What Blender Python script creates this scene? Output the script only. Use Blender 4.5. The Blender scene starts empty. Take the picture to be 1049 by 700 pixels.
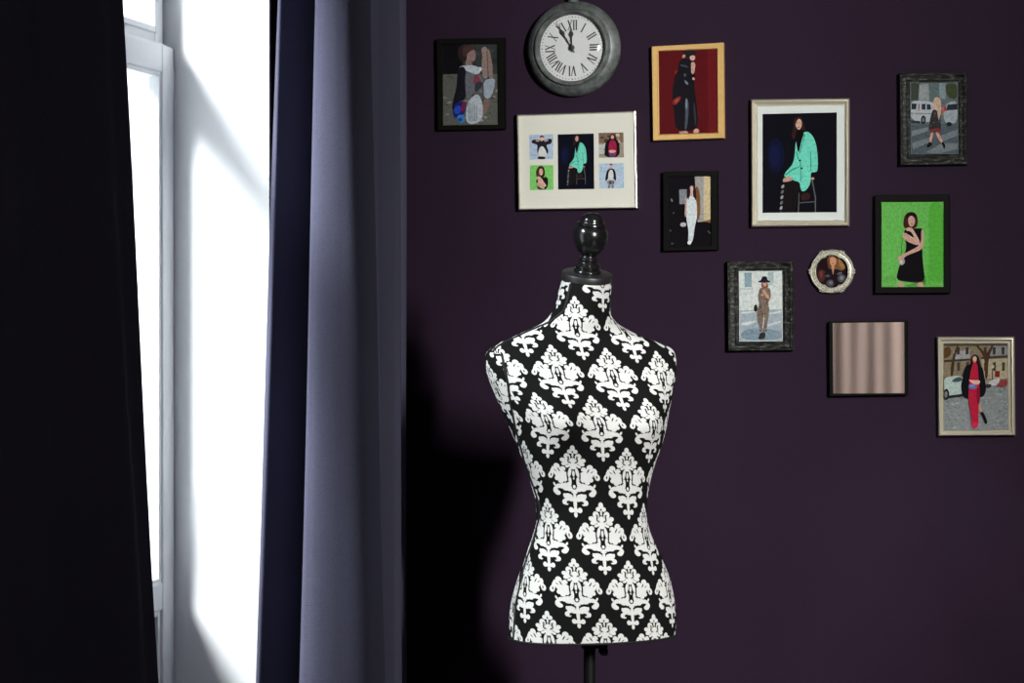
import bpy, bmesh, math, random
from mathutils import Vector, Matrix
rnd = random.Random(7)
PI = math.pi
scene = bpy.context.scene
COL = scene.collection

# ------------------------------------------------------------------ camera
F = 2232.0
YAW = math.radians(15.1)
PITCH = math.atan(18 / F)
CAM = Vector((0, 0, 1.35))
cam_d = bpy.data.cameras.new('camera')
cam_d.sensor_width = 36
cam_d.lens = F / 1049 * 36
cam = bpy.data.objects.new('camera', cam_d)
cam.location = CAM
cam.rotation_euler = (PI / 2 - PITCH, 0, YAW)
COL.objects.link(cam)
scene.camera = cam
R3 = cam.rotation_euler.to_matrix()
cR = R3 @ Vector((1, 0, 0)); cU = R3 @ Vector((0, 1, 0)); cF = R3 @ Vector((0, 0, -1))
def ray(px, py):
    return cF + cR * ((px - 524.5) / F) + cU * ((350 - py) / F)
def on_wall(px, py, Y):
    d = ray(px, py)
    return CAM + d * ((Y - CAM.y) / d.y)
def at_depth(px, py, zc):
    return CAM + ray(px, py) * zc
def to_px(p):
    d = p - CAM
    zc = d.dot(cF)
    return 524.5 + F * d.dot(cR) / zc, 350 - F * d.dot(cU) / zc

WY = 5.0           # back wall
WX = -1.64         # left wall, room face

# ------------------------------------------------------------------ materials
def lin(c):
    out = []
    for v in c:
        v = v / 255
        out.append(v / 12.92 if v <= .04045 else ((v + .055) / 1.055) ** 2.4)
    return out
class NT:
    def __init__(s, name):
        s.m = bpy.data.materials.new(name); s.m.use_nodes = True
        s.t = s.m.node_tree; s.t.nodes.clear()
        s.out = s.n('ShaderNodeOutputMaterial')
    def n(s, k, **kw):
        nd = s.t.nodes.new(k)
        for a, b in kw.items(): setattr(nd, a, b)
        return nd
    def l(s, a, b): s.t.links.new(a, b)
    def math(s, op, a, b=None, c=None, clamp=False):
        nd = s.n('ShaderNodeMath', operation=op, use_clamp=clamp)
        for i, v in enumerate((a, b, c)):
            if v is None: continue
            if isinstance(v, (int, float)): nd.inputs[i].default_value = v
            else: s.l(v, nd.inputs[i])
        return nd.outputs[0]
    def mix(s, fac, a, b):
        nd = s.n('ShaderNodeMix', data_type='RGBA')
        if isinstance(fac, (int, float)): nd.inputs[0].default_value = fac
        else: s.l(fac, nd.inputs[0])
        for i, v in ((6, a), (7, b)):
            if isinstance(v, (tuple, list)): nd.inputs[i].default_value = (*v[:3], 1)
            else: s.l(v, nd.inputs[i])
        return nd.outputs[2]
    def noise(s, scale, detail=3, rough=.5, vec=None, stretch=None):
        tc = s.n('ShaderNodeTexCoord')
        v = vec or tc.outputs['Object']
        if stretch:
            mp = s.n('ShaderNodeMapping'); mp.inputs['Scale'].default_value = stretch
            s.l(v, mp.inputs[0]); v = mp.outputs[0]
        nd = s.n('ShaderNodeTexNoise'); nd.inputs['Scale'].default_value = scale
        nd.inputs['Detail'].default_value = detail; nd.inputs['Roughness'].default_value = rough
        s.l(v, nd.inputs['Vector'])
        return nd.outputs['Fac']
    def ramp(s, fac, lo, hi):
        nd = s.n('ShaderNodeMapRange', interpolation_type='SMOOTHSTEP')
        nd.inputs[1].default_value = lo; nd.inputs[2].default_value = hi
        s.l(fac, nd.inputs[0]); return nd.outputs[0]
    def bsdf(s, col=None, rough=.5, metal=0, spec=.5, bump=None, bdist=.001, coat=0, sheen=0):
        b = s.n('ShaderNodeBsdfPrincipled')
        if isinstance(col, (tuple, list)): b.inputs['Base Color'].default_value = (*col[:3], 1)
        elif col is not None: s.l(col, b.inputs['Base Color'])
        if isinstance(rough, (int, float)): b.inputs['Roughness'].default_value = rough
        else: s.l(rough, b.inputs['Roughness'])
        b.inputs['Metallic'].default_value = metal
        b.inputs['Specular IOR Level'].default_value = spec
        b.inputs['Coat Weight'].default_value = coat
        b.inputs['Sheen Weight'].default_value = sheen
        if bump is not None:
            bn = s.n('ShaderNodeBump'); bn.inputs['Distance'].default_value = bdist
            bn.inputs['Strength'].default_value = 1
            s.l(bump, bn.inputs['Height']); s.l(bn.outputs[0], b.inputs['Normal'])
        s.l(b.outputs[0], s.out.inputs[0])
        return b

def m_plain(name, col, rough=.5, metal=0, spec=.5, var=.08, scale=40, bdist=0, **k):
    t = NT(name); c = [*col]
    f = t.noise(scale)
    a = tuple(x * (1 - var) for x in c); b = tuple(min(1, x * (1 + var)) for x in c)
    t.bsdf(t.mix(f, a, b), rough, metal, spec, bump=f if bdist else None, bdist=bdist or .001, **k)
    return t.m

def m_weave(name, col, scale, depth, rough=.85, var=.12, spec=.2, sheen=0, axes=(0, 2)):
    t = NT(name)
    tc = t.n('ShaderNodeTexCoord'); sp = t.n('ShaderNodeSeparateXYZ'); t.l(tc.outputs['Object'], sp.inputs[0])
    a = t.math('SINE', t.math('MULTIPLY', sp.outputs[axes[0]], scale))
    b = t.math('SINE', t.math('MULTIPLY', sp.outputs[axes[1]], scale))
    w = t.math('MULTIPLY', a, b)
    nz = t.noise(scale * .25, 4, .7)
    big = t.noise(3, 2)
    h = t.math('ADD', t.math('MULTIPLY', w, .35), nz)
    f = t.math('ADD', t.math('MULTIPLY', nz, .7), t.math('MULTIPLY', big, .3))
    c = t.mix(t.ramp(f, .3, .7), tuple(x * (1 - var) for x in col), tuple(x * (1 + var) for x in col))
    t.bsdf(c, rough, 0, spec, bump=h, bdist=depth, sheen=sheen)
    return t.m

M = {}
M['wall'] = m_weave('aubergine_wallpaper', (.0140, .0064, .0160), 1500, .0004, rough=.8, spec=.12, var=.14)
M['wall_side'] = m_weave('aubergine_wallpaper_side', (.0140, .0064, .0160), 1500, .0004, rough=.8, spec=.12, var=.14, axes=(1, 2))
M['white_plaster'] = m_plain('white_plaster', (.80, .81, .82), .8, spec=.2, var=.02, scale=60, bdist=.0002)
M['white_paint'] = m_plain('white_window_paint', (.88, .90, .91), .35, var=.02, scale=30)
M['ceiling'] = m_plain('ceiling_paint', (.35, .34, .35), .9, spec=.1, var=.03)
M['grey_panel'] = m_plain('grey_panel_paint', (.24, .245, .26), .5, var=.04)
M['floor'] = m_plain('dark_floor_boards', (.05, .035, .028), .45, var=.3, scale=12)
M['curtain'] = m_weave('navy_curtain_cloth', (.066, .066, .100), 1300, .0003, rough=.9, spec=.05, var=.16, axes=(1, 2), sheen=.0)
M['black_gloss'] = m_plain('black_lacquer', (.006, .006, .0065), .2, var=.2, spec=.5)
M['black_satin'] = m_plain('black_satin_wood', (.010, .010, .0105), .42, var=.25, scale=80, spec=.45)
M['black_metal'] = m_plain('black_metal', (.004, .004, .0045), .45, var=.2, spec=.2)
M['piping'] = m_weave('black_piping', (.008, .0085, .0095), 2600, .0003, rough=.6, spec=.15)
M['black_frame'] = m_plain('black_frame_wood', (.0032, .0032, .0026), .55, var=.3, scale=60, spec=.07)
M['gold'] = m_plain('pale_gold_wood', (.56, .36, .13), .38, metal=.25, var=.12, scale=70)
M['silver'] = m_plain('champagne_silver', (.50, .465, .36), .36, metal=.45, var=.1, scale=120)
M['chrome'] = m_plain('polished_aluminium', (.62, .59, .53), .2, metal=.95, var=.05)
M['mat'] = m_plain('cream_mat_board', (.54, .54, .475), .9, var=.02, spec=.1, scale=90)
M['mat_white'] = m_plain('white_mat_board', (.52, .56, .53), .9, var=.02, spec=.1, scale=90)
M['ink'] = m_plain('clock_ink', (.015, .014, .014), .6, var=.1)
M['dial'] = m_plain('clock_dial_paper', (.46, .475, .475), .7, var=.04, scale=120)
M['backing'] = m_plain('frame_backing_board', (.05, .04, .035), .9)

def m_worn():
    t = NT('distressed_black_wood')
    s1 = t.noise(150, 6, .75, stretch=(.35, 1, 1.0)); s2 = t.noise(420, 3, .7)
    f = t.math('MULTIPLY', t.ramp(s1, .46, .72), t.ramp(s2, .35, .65))
    t.bsdf(t.mix(f, (.006, .0063, .0055), (.20, .21, .18)), .55, 0, .15, bump=s1, bdist=.0006)
    return t.m
M['worn'] = m_worn()
def m_zinc():
    t = NT('weathered_zinc')
    s1 = t.noise(60, 6, .7, stretch=(1, 1, 1)); s2 = t.noise(14, 3, .6)
    f = t.math('ADD', t.math('MULTIPLY', s1, .6), t.math('MULTIPLY', s2, .4))
    t.bsdf(t.mix(t.ramp(f, .35, .66), (.040, .047, .045), (.13, .145, .138)), .5, .25, .5, bump=s1, bdist=.0005)
    return t.m
M['zinc'] = m_zinc()
def m_antique():
    t = NT('antique_silver_leaf')
    s1 = t.noise(380, 4, .7)
    t.bsdf(t.mix(t.ramp(s1, .35, .6), (.13, .125, .09), (.56, .54, .44)), .38, .3, .5, bump=s1, bdist=.0006)
    return t.m
M['antique'] = m_antique()
def m_print():
    t = NT('printed_photo_paper')
    at = t.n('ShaderNodeAttribute', attribute_name='Col')
    nz = t.noise(900, 2)
    n2 = t.noise(170, 5, .65)
    c = t.mix(t.math('MULTIPLY', t.ramp(n2, .35, .75), .38), at.outputs['Color'], (.004, .004, .004))
    t.bsdf(c, .7, 0, .02)
    return t.m
M['print'] = m_print()
def m_glass(name, boost=1.0, tint=(1, 1, 1)):
    t = NT(name)
    fr = t.n('ShaderNodeFresnel'); ge = t.n('ShaderNodeNewGeometry')
    # thin sheet: the same reflectance from both sides, no total reflection inside
    t.l(t.math('ADD', 1.45, t.math('MULTIPLY', ge.outputs['Backfacing'], 1 / 1.45 - 1.45)), fr.inputs[0])
    tr = t.n('ShaderNodeBsdfTransparent'); tr.inputs[0].default_value = (*tint, 1)
    gl = t.n('ShaderNodeBsdfAnisotropic') if False else t.n('ShaderNodeBsdfGlossy')
    gl.inputs['Roughness'].default_value = .02
    mx = t.n('ShaderNodeMixShader')
    t.l(t.math('MULTIPLY', fr.outputs[0], boost, clamp=True), mx.inputs[0])
    t.l(tr.outputs[0], mx.inputs[1]); t.l(gl.outputs[0], mx.inputs[2]); t.l(mx.outputs[0], t.out.inputs[0])
    return t.m
M['glass'] = m_glass('picture_glass')
M['pane'] = m_glass('window_glass', tint=(.96, .98, .98))
def m_mirror():
    t = NT('mirror_silvering')
    nz = t.noise(5, 2)
    b = t.bsdf(t.mix(nz, (.80, .78, .77), (.84, .82, .80)), .03, 1.0)
    return t.m
M['mirror'] = m_mirror()
def m_beige():
    t = NT('beige_translucent_curtain')
    nz = t.noise(300, 3)
    c = t.mix(nz, (.74, .61, .54), (.80, .66, .59))
    d = t.n('ShaderNodeBsdfDiffuse'); t.l(c, d.inputs[0])
    tr = t.n('ShaderNodeBsdfTranslucent'); t.l(c, tr.inputs[0])
    mx = t.n('ShaderNodeMixShader'); mx.inputs[0].default_value = BEIGE_T
    t.l(d.outputs[0], mx.inputs[1]); t.l(tr.outputs[0], mx.inputs[2]); t.l(mx.outputs[0], t.out.inputs[0])
    return t.m
BEIGE_T = .42
M['beige'] = m_beige()

# damask cloth: white motif printed on black, half-drop repeat, drawn from ellipses in UV space
LEAN = .10
def m_damask():
    t = NT('damask_print_cloth')
    uv = t.n('ShaderNodeUVMap'); uv.uv_map = 'UVMap'
    sp = t.n('ShaderNodeSeparateXYZ'); t.l(uv.outputs[0], sp.inputs[0])
    def cell(v):   # centred fraction
        return t.math('SUBTRACT', t.math('FRACT', t.math('ADD', v, .5)), .5)
    xa = cell(sp.outputs[0]); ya = cell(sp.outputs[1])
    inA = t.math('LESS_THAN', t.math('ADD', t.math('ABSOLUTE', xa), t.math('ABSOLUTE', ya)), .5)
    xb = cell(t.math('ADD', sp.outputs[0], .5)); yb = cell(t.math('ADD', sp.outputs[1], .5))
    def sel(a, b):
        return t.math('ADD', t.math('MULTIPLY', a, inA), t.math('MULTIPLY', b, t.math('SUBTRACT', 1, inA)))
    # the motifs lean a little to one side
    lx = t.math('ADD', sel(xa, xb), t.math('MULTIPLY', sel(ya, yb), LEAN)); ly = sel(ya, yb)
    X = t.math('MULTIPLY', t.math('ABSOLUTE', lx), 2.45)
    Y = t.math('MULTIPLY', ly, 5.2)
    cb = t.n('ShaderNodeCombineXYZ'); t.l(X, cb.inputs[0]); t.l(Y, cb.inputs[1])
    P = cb.outputs[0]
    def ell(cx, cy, rx, ry, rot=0):
        mp = t.n('ShaderNodeMapping', vector_type='TEXTURE')
        mp.inputs['Location'].default_value = (cx, cy, 0)
        mp.inputs['Rotation'].default_value = (0, 0, math.radians(rot))
        mp.inputs['Scale'].default_value = (rx, ry, 1)
        t.l(P, mp.inputs[0])
        ln = t.n('ShaderNodeVectorMath', operation='LENGTH'); t.l(mp.outputs[0], ln.inputs[0])
        # distance-like value: (|p|-1)*mean radius
        return t.math('MULTIPLY', t.math('SUBTRACT', ln.outputs['Value'], 1), min(rx, ry))
    def union(lst):
        cur = None
        for e in lst:
            d = ell(*e)
            cur = d if cur is None else t.math('MINIMUM', cur, d)
        return cur
    add = [
        # crown bud
        (0, 1.52, .105, .145), (.125, 1.36, .10, .10), (0, 1.25, .05, .16),
        (.235, 1.10, .135, .165, -15), (.44, .94, .12, .10, 10), (.36, .77, .14, .10, -20), (.25, .90, .11, .2, 20), (0, .90, .135, .155), (0, .72, .20, .13), (0, .62, .13, .12), (.24, .64, .10, .06, -25),
        # palmette
        (.53, .12, .265, .23), (.40, .0, .11, .11), (.57, -.09, .12, .10), (.73, .02, .11, .10), (.72, .60, .14, .15, -20), (.91, .46, .13, .12), (1.03, .15, .115, .15, 5), (.46, .48, .12, .14, 20), (.70, .38, .24, .17, -25), (.88, .30, .16, .15), (.48, .30, .18, .16),
        # stems around the drop
        (.165, .34, .07, .25, 12), (.195, -.14, .09, .25, 6), (.16, -.42, .13, .11, -20), (0, -.51, .15, .11),
        # lower scrolls
        (.32, -.40, .18, .095, -10), (.48, -.30, .19, .12, -12), (.36, -.24, .09, .09), (.70, -.33, .17, .10, -22), (.82, -.50, .125, .16, 18), (.75, -.62, .135, .10), (.875, -.25, .045, .085, -25),
        # lower leaf, curls, trefoil
        (0, -.95, .075, .45), (.26, -.77, .25, .145, 18), (.42, -.68, .08, .085, 30), (.14, -.84, .16, .12), (.33, -.88, .16, .065, -12), (.46, -1.00, .105, .115), (.38, -1.07, .08, .06),
        (.185, -1.33, .105, .115), (.07, -1.34, .10, .09), (0, -1.53, .075, .115),
    ]
    sub = [
        (0, 1.345, .038, .045), (.055, 1.17, .016, .09, 8), (.19, .98, .034, .14, 10), (.145, .84, .085, .03, 32), (.20, 1.09, .05, .03, 20),
        (.64, .45, .028, .11, -30), (1.0, .17, .03, .07, 6), (.86, .16, .03, .09, -10), (.80, .40, .02, .07, -50),
        (.268, .14, .033, .22, -4), (.33, .385, .09, .030, 30), (.27, -.09, .06, .035, -25),
        (0, .30, .085, .18), (0, -.13, .10, .22), (0, -.33, .105, .105),
        (.62, -.47, .13, .055, 8), (.60, -.52, .07, .05), (.31, -.575, .20, .04, -12), (.085, -.70, .014, .07, -6),
        (.27, -1.01, .095, .055, 8), (.16, -1.10, .055, .12, 12), (.34, -1.03, .04, .04), (.10, -1.24, .03, .03),
    ]
    fill = [(0, -.31, .062, .075), (0, .29, .055, .145), (0, .06, .03, .05)]
    d = t.math('MAXIMUM', union(add), t.math('MULTIPLY', union(sub), -1))
    d = t.math('MINIMUM', d, union(fill))
    fac = t.ramp(d, .014, -.014)
    nd = fac.node; nd.inputs[1].default_value = -.014; nd.inputs[2].default_value = .014
    nd.inputs[3].default_value = 1; nd.inputs[4].default_value = 0
    nz = t.noise(900, 2)
    col = t.mix(fac, t.mix(nz, (.0035, .0035, .0036), (.0075, .0075, .0078)), t.mix(nz, (.42, .425, .41), (.48, .485, .47)))
    t.bsdf(col, .85, 0, .03, bump=nz, bdist=.0003)
    return t.m
M['damask'] = m_damask()

# ------------------------------------------------------------------ mesh helpers
class MB:
    def __init__(s): s.v = []; s.f = []; s.mi = []; s.sm = []
    def add(s, verts, faces, mi=0, smooth=False):
        b = len(s.v); s.v += [tuple(p) for p in verts]
        for f in faces:
            s.f.append([b + i for i in f]); s.mi.append(mi); s.sm.append(smooth)
    def box(s, x0, x1, y0, y1, z0, z1, mi=0):
        v = [(x, y, z) for z in (z0, z1) for y in (y0, y1) for x in (x0, x1)]
        s.add(v, [(0, 2, 3, 1), (4, 5, 7, 6), (0, 1, 5, 4), (2, 6, 7, 3), (0, 4, 6, 2), (1, 3, 7, 5)], mi)
    def quad_prism(s, q, n, d0, d1, mi=0):          # quad q (4 points, ccw seen from -n..), extruded along n
        a = [Vector(p) + n * d0 for p in q]; b = [Vector(p) + n * d1 for p in q]
        s.add(a + b, [(0, 1, 2, 3), (7, 6, 5, 4), (0, 4, 5, 1), (1, 5, 6, 2), (2, 6, 7, 3), (3, 7, 4, 0)], mi)
    def lathe(s, origin, axis, prof, seg=48, mi=0, cap0=True, cap1=True, ref=None):
        ax = Vector(axis).normalized()
        r0 = Vector(ref) if ref else (Vector((1, 0, 0)) if abs(ax.x) < .8 else Vector((0, 1, 0)))
        e1 = (r0 - ax * r0.dot(ax)).normalized(); e2 = ax.cross(e1)
        V = []; o = Vector(origin)
        for (r, h) in prof:
            for k in range(seg):
                a = 2 * PI * k / seg
                V.append(o + ax * h + (e1 * math.cos(a) + e2 * math.sin(a)) * max(r, 1e-5))
        Fc = []
        for i in range(len(prof) - 1):
            for k in range(seg):
                k2 = (k + 1) % seg
                Fc.append((i * seg + k, i * seg + k2, (i + 1) * seg + k2, (i + 1) * seg + k))
        if cap0: Fc.append(tuple(range(seg - 1, -1, -1)))
        if cap1: Fc.append(tuple((len(prof) - 1) * seg + k for k in range(seg)))
        s.add(V, Fc, mi, True)
    def tube(s, pts, r, seg=8, mi=0, closed=False):
        pts = [Vector(p) for p in pts]; n = len(pts)
        V = []; rs = r if isinstance(r, (list, tuple)) else [r] * n
        up = None
        for i, p in enumerate(pts):
            if closed: tg = pts[(i + 1) % n] - pts[i - 1]
            else: tg = pts[min(i + 1, n - 1)] - pts[max(i - 1, 0)]
            tg.normalize()
            if up is None: up = Vector((0, 0, 1)) if abs(tg.z) < .9 else Vector((1, 0, 0))
            e1 = (up - tg * up.dot(tg)).normalized(); e2 = tg.cross(e1); up = e1
            for k in range(seg):
                a = 2 * PI * k / seg
                V.append(p + (e1 * math.cos(a) + e2 * math.sin(a)) * rs[i])
        Fc = []
        for i in range(n if closed else n - 1):
            j = (i + 1) % n
            for k in range(seg):
                k2 = (k + 1) % seg
                Fc.append((i * seg + k, i * seg + k2, j * seg + k2, j * seg + k))
        if not closed:
            Fc.append(tuple(range(seg - 1, -1, -1))); Fc.append(tuple((n - 1) * seg + k for k in range(seg)))
        s.add(V, Fc, mi, True)
    def ball(s, c, r, seg=10, mi=0, sc=(1, 1, 1)):
        V = []; c = Vector(c)
        for i in range(seg + 1):
            ph = PI * i / seg
            for k in range(seg * 2):
                a = PI * k / seg
                V.append(c + Vector((r * sc[0] * math.sin(ph) * math.cos(a), r * sc[1] * math.sin(ph) * math.sin(a), r * sc[2] * math.cos(ph))))
        n = seg * 2
        Fc = [(i * n + k, (i + 1) * n + k, (i + 1) * n + (k + 1) % n, i * n + (k + 1) % n) for i in range(seg) for k in range(n)]
        s.add(V, Fc, mi, True)
    def build(s, name, mats, parent=None, loc=None, bevel=0, auto=True):
        if not isinstance(mats, (list, tuple)): mats = [mats]
        me = bpy.data.meshes.new(name)
        org = Vector(loc) if loc is not None else (parent_loc(parent) if parent else Vector((0, 0, 0)))
        me.from_pydata([Vector(p) - org for p in s.v], [], s.f)
        for m in mats: me.materials.append(m)
        for p, mi, sm in zip(me.polygons, s.mi, s.sm): p.material_index = mi; p.use_smooth = sm
        me.update()
        bm = bmesh.new(); bm.from_mesh(me); bmesh.ops.remove_doubles(bm, verts=bm.verts, dist=1e-6)
        bmesh.ops.recalc_face_normals(bm, faces=bm.faces); bm.to_mesh(me); bm.free()
        if auto:
            try: me.set_sharp_from_angle(angle=math.radians(38))
            except Exception: pass
        o = bpy.data.objects.new(name, me)
        COL.objects.link(o)
        if parent: o.parent = parent; o.location = org - parent_loc(parent)
        else: o.location = org
        if bevel:
            b = o.modifiers.new('bevel', 'BEVEL'); b.width = bevel; b.segments = 2; b.limit_method = 'ANGLE'
        return o
def parent_loc(o):
    p = Vector((0, 0, 0))
    while o is not None:
        p += o.location; o = o.parent
    return p
def empty(name, loc):
    o = bpy.data.objects.new(name, None); o.location = loc; o.empty_display_size = .05
    COL.objects.link(o); return o
def tag(o, label=None, cat=None, group=None, kind=None):
    if label: o['label'] = label
    if cat: o['category'] = cat
    if group: o['group'] = group
    if kind: o['kind'] = kind
    return o

# ------------------------------------------------------------------ room shell
XR, YB, ZC = 1.75, -.5, 3.2
def struct(o): o['kind'] = 'structure'; return o
b = MB(); b.box(-2.1, XR + .15, WY, WY + .15, 0, ZC); w = struct(b.build('wall_back', M['wall'])); w['label'] = 'dark aubergine woven wallpaper wall behind the pictures'
b = MB(); b.box(-2.1, XR + .15, YB - .15, WY + .15, -.1, 0); struct(b.build('floor', M['floor']))
b = MB(); b.box(-2.1, XR + .15, YB - .15, WY + .15, ZC, ZC + .1); struct(b.build('ceiling', M['ceiling']))
RY0, RY1, RZ0, RZ1 = .55, 1.05, 2.05, 2.98     # high window in the right wall
b = MB(); b.box(XR, XR + .15, YB, RY0, 0, ZC); b.box(XR, XR + .15, RY1, WY, 0, ZC)
b.box(XR, XR + .15, RY0, RY1, 0, RZ0); b.box(XR, XR + .15, RY0, RY1, RZ1, ZC); struct(b.build('wall_right', M['wall_side']))
b = MB(); b.box(.35, 1.16, 1.42, 1.52, 0, ZC); b.box(1.49, XR, 1.42, 1.52, 0, ZC); b.box(1.16, 1.49, 1.42, 1.52, 2.64, ZC)  # added out of view: piers and header that keep side light off the left curtain
struct(b.build('added_light_blocker', M['wall']))
b = MB(); b.box(-2.1, XR, YB - .15, YB, 0, ZC); struct(b.build('wall_rear', M['wall']))
# left wall, opening for the tall window
OY0, OY1, OZ0, OZ1 = 2.88, 4.178, .12, 2.62
XI, XO = -1.9, -2.1
b = MB()
for (x0, x1, y0, y1, z1) in ((XI, WX, OY0, OY1, OZ1), (XO, XI, OY0 - .2, OY1 + .56, OZ1 + .1)):
    b.box(x0, x1, YB, y0, 0, ZC); b.box(x0, x1, y1, WY, 0, ZC); b.box(x0, x1, y0, y1, 0, OZ0); b.box(x0, x1, y0, y1, z1, ZC)
struct(b.build('wall_left', M['wall_side']))
# plaster lining of the reveal
b = MB(); T = .008
b.box(XI + .005, WX + .001, OY1 - T, OY1 + .001, OZ0, OZ1); b.box(XI + .005, WX + .001, OY0 - .001, OY0 + T, OZ0, OZ1)
b.box(XI + .005, WX + .001, OY0, OY1, OZ1 - T, OZ1 + .001); b.box(XI + .005, WX + .03, OY0, OY1, OZ0 - .001, OZ0 + .02)
b.box(XO, XI - .004, OY1 + .552, OY1 + .561, OZ0, OZ1 + .1); b.box(XO, XI - .004, OY0 - .201, OY0 - .19, OZ0, OZ1 + .1)
o = struct(b.build('trim_1', M['white_plaster'])); o['label'] = 'white plaster lining of the window recess'
b = MB(); b.box(WX, XR, WY - .016, WY, 0, .11); struct(b.build('baseboard_back', M['black_satin'], bevel=.003))

# window one
JY = OY1 - T                                   # face of the far jamb
w1 = struct(empty('window_1', (-1.88, (OY0 + OY1) / 2, OZ0))); w1['label'] = 'white double casement window between the dark curtains'
b = MB()
FX0, FX1 = -1.93, -1.878
fy = JY - .026
def rect_frame(b, x0, x1, y0, y1, z0, z1, wl, wr, wb, wt):
    b.box(x0, x1, y0, y0 + wl, z0, z1); b.box(x0, x1, y1 - wr, y1, z0, z1)
    b.box(x0, x1, y0 + wl, y1 - wr, z0, z0 + wb); b.box(x0, x1, y0 + wl, y1 - wr, z1 - wt, z1)
rect_frame(b, FX0, FX1, OY0 + T, JY, OZ0 + .02, OZ1 - T, .03, .03, .03, .03)
b.box(FX0, FX1 + .004, OY0 + T, JY + .002, 1.885, 1.93)
b.build('window_frame', M['white_paint'], w1, bevel=.003)
# transom sash
b = MB(); ty = 4.118
rect_frame(b, FX0 + .012, FX1 + .010, OY0 + .05, 4.160, 1.925, OZ1 - .03, .05, .042, .030, .05)
ts = b.build('transom_sash', M['white_paint'], w1, bevel=.004)
b = MB(); b.box(-1.908, -1.904, OY0 + .09, 4.122, 1.95, OZ1 - .07); b.build('pane', M['pane'], ts)
b = MB(); rect_frame(b, -1.885, FX1 + .014, OY0 + .09, 4.126, 1.947, OZ1 - .07, .012, .012, .012, .012); b.build('glazing_bead', M['white_paint'], ts, bevel=.002)
# casement: one big glazed leaf with low rail and panel
b = MB(); CX0, CX1 = -1.905, -1.848
rect_frame(b, CX0, CX1, OY0 + .02, JY - .001, OZ0 + .05, 1.92, .06, .058, .08, .057)
b.box(CX0, CX1, OY0 + .08, JY - .059, .764, .822)
cs = b.build('casement_sash', M['white_paint'], w1, bevel=.004)
b = MB(); b.box(-1.882, -1.878, OY0 + .075, JY - .055, .815, 1.87); b.build('pane', M['pane'], cs)
b = MB(); rect_frame(b, -1.876, CX1 - .004, OY0 + .078, JY - .058, .82, 1.864, .01, .01, .01, .01); b.build('glazing_bead', M['white_paint'], cs, bevel=.002)
b = MB(); b.box(-1.885, -1.865, OY0 + .075, JY - .055, .16, .768); o = b.build('lower_panel', M['grey_panel'], cs); o['label'] = 'pale grey lower panel'
b = MB(); rect_frame(b, -1.87, CX1 - .006, OY0 + .078, JY - .058, .17, .766, .014, .014, .014, .014); b.build('panel_bead', M['white_paint'], cs, bevel=.002)
b = MB()
b.lathe((CX1 - .003, JY - .0045, 1.80), (0, 0, 1), [(.003, 0), (.0048, .002), (.0048, .07), (.0035, .073), (.002, .076)], 14)
b.build('hinge', M['white_paint'], cs)
# outer window leaf
b = MB()
rect_frame(b, -2.07, -2.03, OY0 - .19, OY1 + .55, OZ0 + .02, OZ1 + .08, .06, .13, .06, .06)
b.box(-2.07, -2.03, OY0 - .14, OY1 + .43, 1.315, 1.342); b.box(-2.05, -2.03, OY1 + .27, OY1 + .285, OZ0 + .02, OZ1)
b.build('outer_frame', M['white_paint'], w1, bevel=.003)
# window two, high in the right wall (lights the room; outside the picture)
w2 = struct(empty('window_2', (XR + .08, (RY0 + RY1) / 2, RZ0)))
b = MB(); rect_frame(b, XR + .06, XR + .11, RY0, RY1, RZ0, RZ1, .035, .035, .035, .035); b.build('window_frame', M['white_paint'], w2, bevel=.003)

# ------------------------------------------------------------------ curtains
def catmull(pts, n):
    pts = [Vector(p) for p in pts]; out = []
    P = [pts[0] * 2 - pts[1]] + pts + [pts[-1] * 2 - pts[-2]]
    m = len(pts) - 1
    for i in range(n + 1):
        u = i / n * m; k = min(int(u), m - 1); f = u - k
        a, b_, c, d = P[k], P[k + 1], P[k + 2], P[k + 3]
        out.append(.5 * ((2 * b_) + (c - a) * f + (2 * a - 5 * b_ + 4 * c - d) * f * f + (3 * b_ - a - 3 * c + d) * f ** 3))
    return out
def curtain(name, top, bot, z0, z1, n, rows, mat, thick=.003, wob=.004):
    A = catmull([(x, y, 0) for x, y in top], n); B = catmull([(x, y, 0) for x, y in bot], n)
    V = []; Fc = []
    for j in range(rows + 1):
        f = j / rows; z = z1 + (z0 - z1) * f
        for i in range(n + 1):
            p = A[i].lerp(B[i], f)
            q = wob * math.sin(i * .11 + z * 2.3) * math.sin(z * 1.7 + i * .05)
            V.append((p.x + q, p.y + q * .6, z))
    for j in range(rows):
        for i in range(n):
            a = j * (n + 1) + i
            Fc.append((a, a + 1, a + n + 2, a + n + 1))
    b = MB(); b.add(V, Fc, 0, True)
    o = b.build(name, mat, loc=(sum(v[0] for v in V) / len(V), sum(v[1] for v in V) / len(V), z0), auto=False)
    sd = o.modifiers.new('cloth thickness', 'SOLIDIFY'); sd.thickness = thick; sd.offset = 0
    return o
def Ypx(px, x):                                # Y on the vertical plane X = x that shows at column px
    d = ray(px, 332); return d.y * (x / d.x)
def pp(px, x): return (x, Ypx(px, x))
# left curtain: shallow folds, outer edge at the window gap
def lpath(edge, amp, ph):
    pts = []; y = 2.25
    n = 22
    for i in range(n + 1):
        f = i / n; yy = 2.25 + (edge - 2.25) * f
        pts.append((-1.572 + amp * math.sin(i * 1.05 + ph) + .004 * math.sin(i * 2.3), yy))
    pts.append((-1.592, edge + .006)); 
    return pts
o = curtain('curtain', lpath(Ypx(97, -1.575), .006, .3), lpath(Ypx(185, -1.575), .011, .3), .02, 2.7, 220, 40, M['curtain'])
tag(o, 'black navy curtain filling the left edge of the photo, nearer than the window', 'curtain', 'dark window curtains')
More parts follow.
